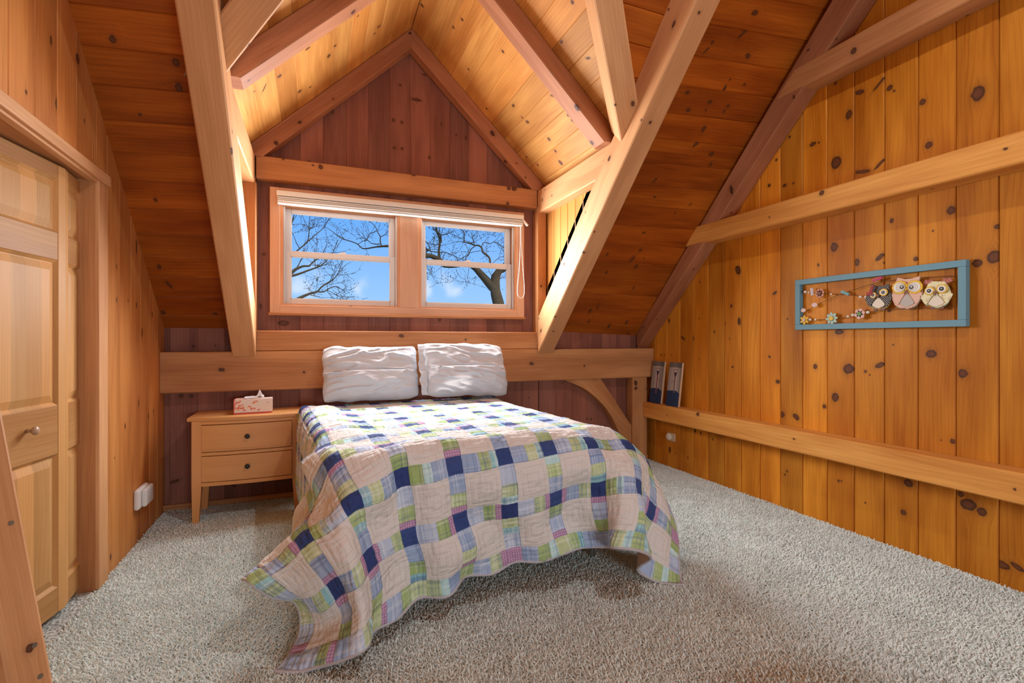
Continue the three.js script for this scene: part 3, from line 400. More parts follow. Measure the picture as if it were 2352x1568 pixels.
// ---------------------------------------------------------------- window, blind, trees outside
{
  const win = structure('window_1', 'pair of double hung windows side by side in one frame');
  const zi = -4.055;   // face of the casing
  const casing = (x0, x1, y0, y1, axis, z = zi) => mesh('casing', woodUV(rbox(x0, x1, y0, y1, ZB, z, 0.003), axis, 0.9, 2.4, x0, y0), M.casing, win);
  casing(-0.30, -0.232, 1.4, 2.335, 1); casing(1.682, 1.75, 1.4, 2.335, 1); casing(-0.232, 1.682, 2.225, 2.335, 0); casing(-0.232, 1.682, 1.4, 1.46, 0); casing(0.655, 0.805, 1.46, 2.225, 1, zi - 0.004);
  for (const [x0, x1] of [[-0.232, 0.655], [0.805, 1.682]]) {
    const jamb = (a, b, c, d) => mesh('jamb', woodUV(box(a, b, c, d, -4.27, zi - 0.006), 1, 0.9, 2.4, a, c), M.jamb, win);
    jamb(x0, x0 + 0.022, 1.46, 2.225); jamb(x1 - 0.022, x1, 1.46, 2.225); mesh('jamb', woodUV(box(x0 + 0.022, x1 - 0.022, 2.205, 2.225, -4.27, zi - 0.008), 0, 0.9, 2.4, x0), M.jamb, win); mesh('jamb', woodUV(box(x0 + 0.022, x1 - 0.022, 1.44, 1.472, -4.27, zi - 0.008), 0, 0.9, 2.4, x0), M.jamb, win);
    for (const x of [x0 + 0.022, x1 - 0.034]) mesh('stop', rbox(x, x + 0.012, 1.472, 2.205, -4.10, -4.085, 0.002), M.sash, win);
    const sash = (y0, y1, z, top, bottom) => {
      const a = x0 + 0.026, b = x1 - 0.026, side = 0.046, s = mesh('sash', merge([rbox(a, a + side, y0, y1, z, z + 0.035, 0.004), rbox(b - side, b, y0, y1, z, z + 0.035, 0.004), rbox(a + side, b - side, y1 - top, y1, z, z + 0.035, 0.004), rbox(a + side, b - side, y0, y0 + bottom, z, z + 0.035, 0.004)]), M.sash, win);
      mesh('glass', new THREE.PlaneGeometry(b - a - 2 * side + 0.012, y1 - y0 - top - bottom + 0.012).translate((a + b) / 2, (y0 + bottom + y1 - top) / 2, z + 0.017), M.glass, s);
      for (const [p, q, r, t] of [[a + side, a + side + 0.006, y0 + bottom, y1 - top], [b - side - 0.006, b - side, y0 + bottom, y1 - top], [a + side, b - side, y1 - top - 0.006, y1 - top], [a + side, b - side, y0 + bottom, y0 + bottom + 0.006]]) mesh('glazing_bead', box(p, q, r, t, z + 0.019, z + 0.028), M.white, s);
      return s;
    };
    sash(1.472, 1.878, -4.15, 0.042, 0.04); const up = sash(1.842, 2.205, -4.19, 0.03, 0.03);
    const c = (x0 + x1) / 2; mesh('sash_lock', merge([rbox(c - 0.03, c + 0.03, 1.876, 1.884, -4.145, -4.118, 0.003), rbox(c - 0.008, c + 0.022, 1.882, 1.893, -4.14, -4.124, 0.003)]), M.plate, up);
  }
  const sill = mesh('stool', woodUV(rbox(-0.31, 1.76, 1.382, 1.402, ZB, zi + 0.01, 0.004), 0, 0.9, 2.4), M.beam2, win); sill.userData = { label: 'thin ledge under the window casing' };
  // blind
  const bl = thing('window_blind', 'white fabric shade drawn up in its headrail over the window', 'blind');
  mesh('headrail', rbox(-0.252, 1.718, 2.258, 2.296, -4.052, -3.985, 0.006, 3), M.white, bl);
  const fold = std({ color: lin(0.7, 0.7, 0.69), roughness: 0.7 });
  for (let i = 0; i < 3; i++) mesh('folded_cell', rbox(-0.246, 1.712, 2.242 - i * 0.0125, 2.253 - i * 0.0125, -4.045 + 0.004 * i, -3.99 - 0.003 * (i % 2), 0.005, 3), fold, bl);
  mesh('bottom_rail', rbox(-0.246, 1.712, 2.203, 2.217, -4.042, -3.995, 0.005, 3), M.white, bl);
  const cl = rbox(-0.035, 0.035, -0.008, 0.008, -0.012, 0.012, 0.004); cl.rotateZ(-0.75); cl.translate(1.735, 2.232, -4.0); mesh('cord_lock', cl, M.white, bl);
  const cv = new THREE.CatmullRomCurve3([[1.695, 2.215, -4.012], [1.692, 2.0, -4.01], [1.680, 1.8, -4.008], [1.664, 1.66, -4.006], [1.668, 1.59, -4.004], [1.696, 1.566, -4.003], [1.724, 1.59, -4.004], [1.730, 1.66, -4.006], [1.716, 1.85, -4.008], [1.706, 2.05, -4.01], [1.704, 2.215, -4.012]].map((p) => V(...p)));
  mesh('pull_cord', new THREE.TubeGeometry(cv, 90, 0.0028, 8), M.white, bl);
}
const treeA = [[[-1.764,1.78,-10.593,0.0736],[-1.236,2.121,-10.298,0.0554],[-0.855,2.318,-10.177,0.039],[-0.402,2.432,-10.429,0.0256],[-0.253,2.504,-10.593,0.0211],[-0.091,2.602,-10.769,0.0182],[0.137,2.731,-10.951,0.0134],[0.255,2.857,-11.025,0.0102],[0.285,2.901,-11.042,0.0085],[0.375,3.03,-11.074,0.0068],[0.48,3.309,-11.082,0.0043]],[[-0.855,2.318,-10.177,0.0468],[-0.534,2.398,-10.31,0.0395],[-0.397,2.503,-10.467,0.0353],[-0.307,2.596,-10.586,0.0276],[-0.187,2.673,-10.721,0.0214],[-0.077,2.7,-10.818,0.0183],[-0.035,2.755,-10.867,0.0167],[0.051,2.849,-10.95,0.0135],[0.116,2.891,-10.993,0.0101],[0.197,3.047,-11.058,0.0077],[0.264,3.215,-11.091,0.0051]],[[-0.308,2.612,-10.593,0.0114],[-0.262,2.714,-10.672,0.009],[-0.229,2.807,-10.732,0.0074],[-0.161,2.876,-10.81,0.005]],[[-1.758,1.5,-10.559,0.0732],[-0.957,1.681,-9.955,0.0457],[-0.473,1.852,-10.105,0.037],[-0.248,2.005,-10.367,0.03],[-0.061,2.117,-10.572,0.0226],[0.064,2.168,-10.675,0.0179],[0.156,2.278,-10.765,0.0148],[0.265,2.366,-10.831,0.0149],[0.368,2.437,-10.866,0.0116],[0.457,2.554,-10.903,0.0084],[0.519,2.704,-10.946,0.0067],[0.565,2.87,-10.985,0.0042]],[[0.064,2.168,-10.675,0.013],[0.191,2.177,-10.732,0.0123],[0.278,2.238,-10.776,0.0107],[0.38,2.291,-10.799,0.0091],[0.467,2.293,-10.784,0.0074],[0.538,2.236,-10.734,0.0057],[0.707,2.226,-10.631,0.0041],[0.807,2.294,-10.586,0.0032]],[[0.249,2.205,-10.757,0.0066],[0.32,2.113,-10.726,0.0057],[0.398,2.036,-10.691,0.0041]],[[0.249,2.213,-10.761,0.0066],[0.364,2.162,-10.745,0.0057],[0.478,2.084,-10.692,0.0049],[0.59,2.037,-10.626,0.0032]],[[0.354,2.444,-10.87,0.0067],[0.407,2.569,-10.92,0.0059],[0.407,2.619,-10.941,0.0042],[0.364,2.659,-10.961,0.0034]],[[-0.402,2.841,-10.59,0.0179],[-0.257,3.027,-10.756,0.0141],[-0.189,3.104,-10.825,0.0134],[-0.106,3.23,-10.9,0.0126],[-0.092,3.324,-10.905,0.0101],[-0.078,3.461,-10.893,0.0085],[-0.084,3.546,-10.864,0.0068],[-0.07,3.718,-10.81,0.0051],[-0.111,3.788,-10.737,0.0042]],[[-0.12,3.197,-10.888,0.0101],[-0.049,3.273,-10.942,0.0093],[0.051,3.385,-11.001,0.0085],[0.138,3.477,-11.032,0.0077],[0.219,3.571,-11.041,0.0069],[0.27,3.674,-11.022,0.0052],[0.328,3.788,-10.985,0.0043]],[[-0.257,3.027,-10.756,0.0083],[-0.311,3.121,-10.714,0.0066],[-0.364,3.255,-10.659,0.005],[-0.403,3.302,-10.615,0.0041]],[[-0.74,2.637,-10.323,0.0238],[-0.545,3.11,-10.511,0.0146],[-0.415,3.397,-10.581,0.0107],[-0.381,3.53,-10.57,0.0099],[-0.353,3.645,-10.547,0.0074],[-0.351,3.762,-10.487,0.0057]],[[1.643,3.175,-10.4,0.0326],[1.461,3.141,-10.415,0.0276],[1.318,3.134,-10.476,0.0212],[1.192,3.124,-10.56,0.0148],[0.956,3.112,-10.761,0.0133],[0.858,3.216,-10.856,0.0109],[0.715,3.289,-10.968,0.0102],[0.569,3.341,-11.05,0.0086],[0.435,3.432,-11.082,0.0069],[0.345,3.503,-11.077,0.006],[0.226,3.565,-11.045,0.0043]],[[1.304,3.142,-10.485,0.0147],[1.283,3.245,-10.501,0.0131],[1.283,3.33,-10.497,0.0115],[1.232,3.43,-10.517,0.009],[1.188,3.537,-10.525,0.0082],[1.102,3.632,-10.567,0.0066],[0.975,3.724,-10.649,0.0058],[0.821,3.762,-10.776,0.0042],[0.679,3.788,-10.876,0.0034]],[[1.283,3.33,-10.497,0.0082],[1.36,3.365,-10.45,0.0074],[1.416,3.425,-10.416,0.0057],[1.458,3.485,-10.39,0.0041]],[[1.276,3.183,-10.505,0.0098],[1.179,3.188,-10.575,0.009],[1.095,3.226,-10.646,0.0074],[1.04,3.294,-10.694,0.0067],[0.928,3.336,-10.794,0.005],[0.829,3.313,-10.881,0.0042]],[[1.04,3.294,-10.694,0.0067],[1.067,3.384,-10.662,0.0058],[1.177,3.434,-10.559,0.0041]],[[0.872,3.215,-10.844,0.0067],[0.97,3.269,-10.758,0.0059],[1.054,3.277,-10.682,0.005]],[[-0.078,3.267,-10.921,0.0051],[0.008,3.301,-10.982,0.0042],[0.095,3.286,-11.034,0.0034]],[[-0.078,3.461,-10.893,0.0059],[0.008,3.525,-10.944,0.0051],[0.08,3.584,-10.974,0.0034]],[[-0.382,3.462,-10.594,0.0049],[-0.229,3.513,-10.736,0.0042],[-0.119,3.523,-10.84,0.0034]],[[-0.055,2.086,-10.565,0.0081],[0.008,2.077,-10.604,0.0065],[0.077,2.059,-10.637,0.0041]],[[-0.021,2.725,-10.866,0.0075],[0.079,2.732,-10.926,0.0067],[0.152,2.732,-10.957,0.0059]],[[0.265,2.366,-10.831,0.005],[0.323,2.337,-10.823,0.0041],[0.469,2.374,-10.82,0.0041],[0.584,2.374,-10.775,0.0033]],[[-0.184,2.21,-10.515,0.0032],[-0.103,2.205,-10.58,0.0032],[-0.075,2.146,-10.575,0.0032]]];
const treeB = [[[3.458,0.365,-9.018,0.1375],[3.265,1.399,-8.637,0.1185],[3.236,1.777,-8.701,0.1118],[3.24,1.86,-8.73,0.1085],[3.236,2.038,-8.829,0.1052],[3.239,2.173,-8.91,0.0966],[3.267,2.336,-8.987,0.0878],[3.31,2.472,-9.029,0.0983],[3.416,2.575,-8.98,0.1082],[3.533,2.665,-8.923,0.1049],[3.799,2.923,-8.887,0.0862]],[[3.242,2.132,-8.881,0.077],[3.192,2.245,-9.009,0.0844],[3.133,2.375,-9.154,0.079],[3.059,2.52,-9.304,0.0701],[2.983,2.636,-9.413,0.0573],[2.869,2.714,-9.493,0.0488],[2.705,2.686,-9.5,0.0405],[2.545,2.659,-9.464,0.0428],[2.381,2.654,-9.399,0.0609],[2.251,2.73,-9.351,0.0566],[2.072,2.786,-9.249,0.0441],[1.878,2.764,-9.108,0.0446],[1.603,2.786,-8.945,0.0436]],[[2.242,2.715,-9.342,0.0263],[2.254,2.904,-9.392,0.0225],[2.274,3.039,-9.419,0.0227],[2.282,3.144,-9.426,0.0227],[2.249,3.215,-9.4,0.02],[2.199,3.292,-9.355,0.0173],[2.179,3.373,-9.323,0.0133],[2.149,3.45,-9.278,0.0119],[2.123,3.549,-9.222,0.0092]],[[2.313,3.098,-9.445,0.0174],[2.313,3.137,-9.445,0.0147],[2.288,3.235,-9.423,0.0134],[2.215,3.289,-9.367,0.012]],[[2.245,2.889,-9.384,0.0093],[2.138,2.883,-9.313,0.0092],[2.016,2.886,-9.228,0.0104],[1.958,2.926,-9.191,0.0116],[1.892,2.951,-9.146,0.0103]],[[1.764,2.763,-9.031,0.0189],[1.896,2.837,-9.135,0.0173],[1.956,2.887,-9.186,0.0155],[2.009,2.898,-9.225,0.0104]],[[2.235,3.058,-9.395,0.008],[2.188,3.023,-9.362,0.0079],[2.111,3.021,-9.309,0.0072],[2.019,3.021,-9.243,0.0059],[1.944,3.049,-9.187,0.0039]],[[2.261,2.885,-9.393,0.0093],[2.385,2.919,-9.468,0.008],[2.491,2.9,-9.512,0.0061],[2.579,2.883,-9.538,0.0047],[2.633,2.82,-9.535,0.0034]],[[3.247,2.62,-9.184,0.0173],[3.25,2.719,-9.231,0.0201],[3.247,2.832,-9.283,0.0215],[3.201,2.907,-9.354,0.023],[3.152,2.967,-9.415,0.0204],[3.139,3.051,-9.442,0.0191],[3.09,3.103,-9.486,0.0178],[3.026,3.105,-9.527,0.0165],[2.959,3.14,-9.561,0.0152],[2.857,3.165,-9.592,0.0124],[2.775,3.174,-9.6,0.0083]],[[2.816,3.177,-9.598,0.0103],[2.821,3.297,-9.591,0.0097],[2.797,3.387,-9.579,0.0083],[2.725,3.419,-9.57,0.0062],[2.634,3.472,-9.541,0.0048],[2.543,3.496,-9.505,0.0034]],[[2.821,3.297,-9.591,0.0062],[2.877,3.391,-9.567,0.0055],[2.958,3.493,-9.512,0.0041]],[[3.02,3.085,-9.529,0.0103],[2.956,3.031,-9.552,0.0096],[2.921,2.961,-9.552,0.0096],[2.899,2.905,-9.546,0.0089],[2.842,2.847,-9.544,0.0075],[2.821,2.762,-9.52,0.0068]],[[3.145,3.051,-9.437,0.0089],[3.152,3.119,-9.438,0.0082],[3.191,3.156,-9.405,0.0082],[3.274,3.12,-9.32,0.0075],[3.335,3.145,-9.254,0.0061],[3.385,3.119,-9.197,0.0054],[3.413,3.021,-9.157,0.0047],[3.451,2.976,-9.109,0.0033]],[[3.385,3.119,-9.197,0.004],[3.435,3.179,-9.142,0.0034],[3.475,3.2,-9.099,0.0027]],[[3.273,2.702,-9.199,0.0053],[3.353,2.779,-9.148,0.0053],[3.419,2.828,-9.098,0.0047],[3.481,2.836,-9.04,0.004]],[[2.997,3.14,-9.545,0.0069],[3.003,3.208,-9.543,0.0062],[2.984,3.248,-9.55,0.0055],[2.961,3.366,-9.544,0.0035]],[[2.996,3.234,-9.545,0.0041],[3.056,3.266,-9.509,0.0041],[3.083,3.413,-9.463,0.0028]],[[3.213,2.92,-9.346,0.0041],[3.219,3.017,-9.364,0.0034],[3.294,3.077,-9.295,0.0027]],[[2.775,3.174,-9.6,0.0062],[2.647,3.162,-9.587,0.0048],[2.498,3.103,-9.539,0.0034],[2.343,3.045,-9.461,0.0027]],[[2.611,2.596,-9.456,0.0054],[2.631,2.528,-9.431,0.0047],[2.701,2.421,-9.389,0.004],[2.786,2.368,-9.355,0.0033],[2.798,2.272,-9.304,0.0026]],[[1.967,2.578,-9.117,0.0038],[2.006,2.519,-9.123,0.0038],[2.054,2.408,-9.114,0.0038],[2.104,2.323,-9.113,0.0032],[2.177,2.306,-9.153,0.0026]],[[2.889,2.665,-9.467,0.0047],[2.826,2.383,-9.353,0.004],[2.862,2.286,-9.291,0.0026]],[[3.24,3.308,-9.344,0.0041],[3.322,3.297,-9.255,0.0041],[3.386,3.376,-9.161,0.0027]],[[2.816,3.257,-9.595,0.0055],[2.733,3.251,-9.596,0.0048],[2.631,3.279,-9.578,0.0041],[2.527,3.226,-9.55,0.0027]],[[2.369,2.896,-9.456,0.004],[2.349,2.825,-9.431,0.0033],[2.36,2.759,-9.42,0.0027]],[[2.028,3.289,-9.226,0.0052],[2.006,3.391,-9.182,0.0052],[2.099,3.39,-9.257,0.0059],[2.12,3.311,-9.293,0.0066],[2.168,3.297,-9.331,0.0066]]];
{
  const bark = canvasTex(256, 512, (g, w, h) => { const R = rng(5); g.fillStyle = '#57472c'; g.fillRect(0, 0, w, h); for (let i = 0; i < 2600; i++) { g.fillStyle = `rgba(${R() < 0.5 ? '22,15,8' : '84,70,46'},${0.1 + 0.3 * R()})`; g.fillRect(R() * w, R() * h, 1 + 2 * R(), 6 + 30 * R()); } }, true);
  const barkM = std({ map: bark, roughness: 0.95 }), budM = std({ color: lin(0.1, 0.07, 0.02), roughness: 0.8 });
  function branchGeo(rows, seg) {
    const c = new THREE.CatmullRomCurve3(rows.map((r) => V(r[0], r[1], r[2]))), n = Math.max(4, rows.length * seg), rad = 7 + (rows[0][3] > 0.03 ? 7 : 0);
    const f = c.computeFrenetFrames(n, false), pos = [], uv = [], idx = [];
    for (let i = 0; i <= n; i++) {
      const t = i / n, p = c.getPoint(t), k = t * (rows.length - 1), a = Math.floor(Math.min(k, rows.length - 1.001)), r = lerp(rows[a][3], rows[a + 1][3], k - a);
      const N = f.normals[i], B = f.binormals[i];
      for (let j = 0; j <= rad; j++) { const q = j / rad * Math.PI * 2, rr = r * (1 + 0.08 * (noise(q * 2, t * 14, 5) - 0.5)); const v = p.clone().addScaledVector(N, Math.cos(q) * rr).addScaledVector(B, Math.sin(q) * rr); pos.push(v.x, v.y, v.z); uv.push(j / rad * Math.max(1, Math.round(r * 12)), t * rows.length * 0.6); }
    }
    for (let i = 0; i < n; i++) for (let j = 0; j < rad; j++) { const a = i * (rad + 1) + j, b = a + rad + 1; idx.push(a, b, a + 1, b, b + 1, a + 1); }
    const g = new THREE.BufferGeometry(); g.setAttribute('position', new THREE.Float32BufferAttribute(pos, 3)); g.setAttribute('uv', new THREE.Float32BufferAttribute(uv, 2)); g.setIndex(idx); g.computeVertexNormals(); return g;
  }
  function grow(tree, rows, seed, depth, twigs, buds) {          // fine twigs and buds along a branch
    const R = rng(seed), c = new THREE.CatmullRomCurve3(rows.map((r) => V(r[0], r[1], r[2])));
    const n = depth === 0 ? 4 : 3;
    for (let i = 0; i < n; i++) {
      const t = 0.25 + 0.75 * R(), k = t * (rows.length - 1), a = Math.floor(Math.min(k, rows.length - 1.001)), r0 = Math.min(0.007, lerp(rows[a][3], rows[a + 1][3], k - a) * 0.7), p = c.getPoint(t), tan = c.getTangent(t);
      const side = V(R() - 0.5, R() - 0.35, (R() - 0.5) * 0.9).normalize(), dir = tan.clone().multiplyScalar(0.7).add(side).normalize(), len = (depth ? 0.22 : 0.42) * (0.5 + R());
      const pts = [[p.x, p.y, p.z, r0]]; let q = p.clone();
      for (let s = 1; s <= 4; s++) { dir.add(V(R() - 0.5, R() - 0.42, R() - 0.5).multiplyScalar(0.55)).normalize(); q = q.clone().addScaledVector(dir, len / 4); pts.push([q.x, q.y, q.z, r0 * (1 - s * 0.18)]); buds.push([q.clone(), R()]); }
      twigs.push(branchGeo(pts, 1)); if (depth < 1) grow(tree, pts, seed * 7 + i * 13 + 1, depth + 1, twigs, buds);
    }
  }
  const names = { a: 'bare tree with spreading branches in the left window', b: 'thick leaning tree trunk with forked limb in the right window' };
  for (const [rowsList, label, z] of [[treeA, names.a, -10.5], [treeB, names.b, -9]]) {
    const t = thing('bare_tree', label, 'tree', [0, 0, 0], 0, 'trees outside the window'), twigs = [], buds = [];
    if (rowsList === treeA) { const foot = [[-4.4, -4.0, -10.4, 0.26], [-4.2, -1, -10.4, 0.22], [-3.9, 0.2, -10.5, 0.19], [-3.5, 1.4, -10.5, 0.15], [-3.2, 3.5, -10.6, 0.1], [-2.9, 6, -10.6, 0.05]]; mesh('trunk', branchGeo(foot, 5), barkM, t); }
    else { const r = rowsList[0], f = r[0]; rowsList[0] = [[f[0] + 0.3, -4.0, f[2], 0.2], [f[0] + 0.12, -1, f[2], 0.17], ...r]; }
    rowsList.forEach((r, i) => { mesh(i === 0 && rowsList === treeB ? 'trunk' : 'branch', branchGeo(r, 4), barkM, t); grow(t, r.slice(Math.max(0, r.length - 7)), i * 31 + 7, 0, twigs, buds); });
    mesh('twigs', mergeGeometries(twigs), barkM, t).userData = { kind: 'stuff' };
    const bg = new THREE.OctahedronGeometry(0.0075, 0), B = new THREE.InstancedMesh(bg, budM, buds.length), m4 = new THREE.Matrix4();
    buds.forEach(([p, r], i) => { m4.makeScale(0.6 + r, 0.7 + 0.9 * r, 0.6 + r).setPosition(p); B.setMatrixAt(i, m4); }); B.name = 'buds'; B.userData = { kind: 'stuff' }; t.add(B);
  }
  const lawn = new THREE.CircleGeometry(60, 48); lawn.rotateX(-Math.PI / 2); lawn.translate(0, -4.0, 0);
  mesh('ground', lawn, std({ color: lin(0.3, 0.29, 0.22), roughness: 1 }), scene).userData = { kind: 'structure', label: 'dry lawn far below the window' };
}
// the sky: clear blue, paler towards the horizon, a few low white clouds
{
  const W = 1024, H = 512, d = new Float32Array(W * H * 4), zen = [0.075, 0.27, 0.80], mid = [0.13, 0.40, 0.95], low = [0.40, 0.66, 1.0];
  for (let y = 0; y < H; y++) for (let x = 0; x < W; x++) {
    const el = ((y + 0.5) / H - 0.5) * 180, i = (y * W + x) * 4, az = x / W;
    const t = clamp(el / 14, 0, 1), s = clamp((el - 14) / 70, 0, 1), n = fbm(1, 1, 1, 1);
    const cl = noise(az * 160, el * 0.34, 91, 160) * 0.55 + noise(az * 420, el * 0.9, 92, 420) * 0.3 + noise(az * 900, el * 2, 93, 900) * 0.15, c = el > 0 ? clamp((cl - 0.62) / 0.16, 0, 1) * clamp((9 - el) / 6, 0, 1) : 0;
    for (let k = 0; k < 3; k++) { let v = lerp(lerp(low[k], mid[k], t), zen[k], s); v = lerp(v, [0.92, 0.95, 1.0][k], c * 0.85); d[i + k] = v; }
    d[i + 3] = 1;
  }
  const t = new THREE.DataTexture(d, W, H, THREE.RGBAFormat, THREE.FloatType); t.mapping = THREE.EquirectangularReflectionMapping; t.magFilter = THREE.LinearFilter; t.needsUpdate = true; scene.background = t;
}
// ---------------------------------------------------------------- closet doors and trim
{
  const d = structure('door_1', 'golden pine panelled bifold closet door');
  const Y = [0.03, 0.14, 0.71, 0.92, 1.54, 1.66, 1.89, 1.95];
  function leaf(len, from, to, stile) {
    const dx = to[0] - from[0], dz = to[1] - from[1], g0 = new THREE.Group(); g0.position.set(from[0], 0, from[1]); g0.rotation.y = Math.atan2(-dz, dx); // local x along the leaf
    const parts = [], th = 0.03;
    const st = (a, b) => woodUV(rbox(a, b, Y[0], Y[7], -th, 0, 0.003), 1, 0.5, 2.0, a * 3 + from[1]);
    parts.push(st(0, stile), st(len - stile, len));
    const frame = mesh('door_leaf', merge(parts), M.door, d); frame.position.copy(g0.position); frame.rotation.copy(g0.rotation);
    for (const [a, b] of [[0, 1], [2, 3], [4, 5], [6, 7]]) mesh('cross_rail', woodUV(rbox(stile, len - stile, Y[a], Y[b], -th, -0.001, 0.003), 0, 0.25, 0.5, Y[a] * 1.7), M.rail, frame);
    for (const [a, b] of [[1, 2], [3, 4], [5, 6]]) {
      // moulding frame and a raised field with sloping margins
      const x0 = stile, x1 = len - stile, y0 = Y[a], y1 = Y[b], m = 0.012, f = 0.034, pts = [], q = (x, y, z) => V(x, y, z);
      const ring = (i, z) => [q(x0 + i, y0 + i, z), q(x1 - i, y0 + i, z), q(x1 - i, y1 - i, z), q(x0 + i, y1 - i, z)];
      const R = [ring(0, -0.002), ring(m, -0.014), ring(m + 0.003, -0.014), ring(m + f, -0.004)], pos = [];
      const tri = (...v) => v.forEach((p) => pos.push(p.x, p.y, p.z));
      for (let k = 0; k < 3; k++) for (let j = 0; j < 4; j++) { const A = R[k][j], B = R[k][(j + 1) % 4], C = R[k + 1][(j + 1) % 4], D = R[k + 1][j]; tri(A, B, C); tri(A, C, D); }
      tri(R[3][0], R[3][1], R[3][2]); tri(R[3][0], R[3][2], R[3][3]);
      const g = new THREE.BufferGeometry(); g.setAttribute('position', new THREE.Float32BufferAttribute(pos, 3)); g.computeVertexNormals();
      mesh('panel', woodUV(g, 1, 0.5, 2.0, a * 0.37 + from[1] * 2, b * 0.21), M.door, frame);
    }
    return frame;
  }
  const near = leaf(0.245, [-1.012, -2.745], [-1.03, -2.99], 0.036);
  const wide = leaf(0.46, [-1.09, -2.29], [-1.008, -2.742], 0.05);
  leaf(0.46, [-1.01, -1.815], [-1.085, -2.27], 0.05);
  leaf(0.46, [-1.06, -1.345], [-1.012, -1.805], 0.05);
  const kn = new THREE.LatheGeometry([[0, 0], [0.008, 0], [0.007, 0.012], [0.009, 0.02], [0.016, 0.024], [0.0175, 0.03], [0.015, 0.036], [0.006, 0.039], [0, 0.039]].map(([x, y]) => new THREE.Vector2(x, y)), 24); kn.rotateX(Math.PI / 2); kn.translate(0.232, 0.84, 0);
  mesh('knob', kn, std({ color: lin(0.45, 0.28, 0.17), roughness: 0.35 }), wide).userData = { label: 'round brown wooden knob' };
  // trim round the opening
  const tr = structure('trim_closet', 'pine casing round the closet opening');
  mesh('side_casing', woodUV(rbox(XL, XL + 0.018, 0, CTOP, CZ0 - 0.11, CZ0 - 0.001, 0.004), 1, 0.9, 2.4), M.beam, tr);
  mesh('side_casing', woodUV(rbox(XL, XL + 0.018, 0, CTOP, CZ1 + 0.012, CZ1 + 0.11, 0.004), 1, 0.9, 2.4), M.beam, tr);
  mesh('head_casing', woodUV(rbox(XL, XL + 0.03, CTOP - 0.002, CTOP + 0.05, CZ0 - 0.115, CZ1 + 0.115, 0.006), 2, 0.9, 2.4), M.beam, tr);
  mesh('head_casing', woodUV(rbox(XL - 0.02, XL + 0.012, CTOP - 0.012, CTOP, CZ0, CZ1, 0.003), 2, 0.9, 2.4, 0.3), M.beam, tr);
  mesh('door_jamb', woodUV(rbox(XL - 0.13, XL + 0.004, 0, CTOP, CZ0 - 0.02, CZ0, 0.002), 1, 0.9, 2.4, 0.2), M.beam2, tr);
  mesh('door_jamb', woodUV(rbox(XL - 0.13, XL + 0.004, 0, CTOP, CZ1, CZ1 + 0.02, 0.002), 1, 0.9, 2.4, 0.5), M.beam2, tr);
  mesh('head_jamb', woodUV(box(XL - 0.13, XL, CTOP - 0.004, CTOP + 0.015, CZ0, CZ1), 2, 0.9, 2.4, 0.1), M.beam2, tr);
  const o = thing('outlet_cover', 'white childproof outlet cover low on the left wall', 'outlet cover');
  mesh('base', rbox(XL, XL + 0.03, 0.205, 0.325, -3.66, -3.47, 0.014, 4), M.plate, o);
  mesh('lid', rbox(XL + 0.028, XL + 0.055, 0.212, 0.318, -3.655, -3.51, 0.012, 4), phys({ color: lin(0.72, 0.68, 0.66), roughness: 0.25, clearcoat: 0.3 }), o);
}
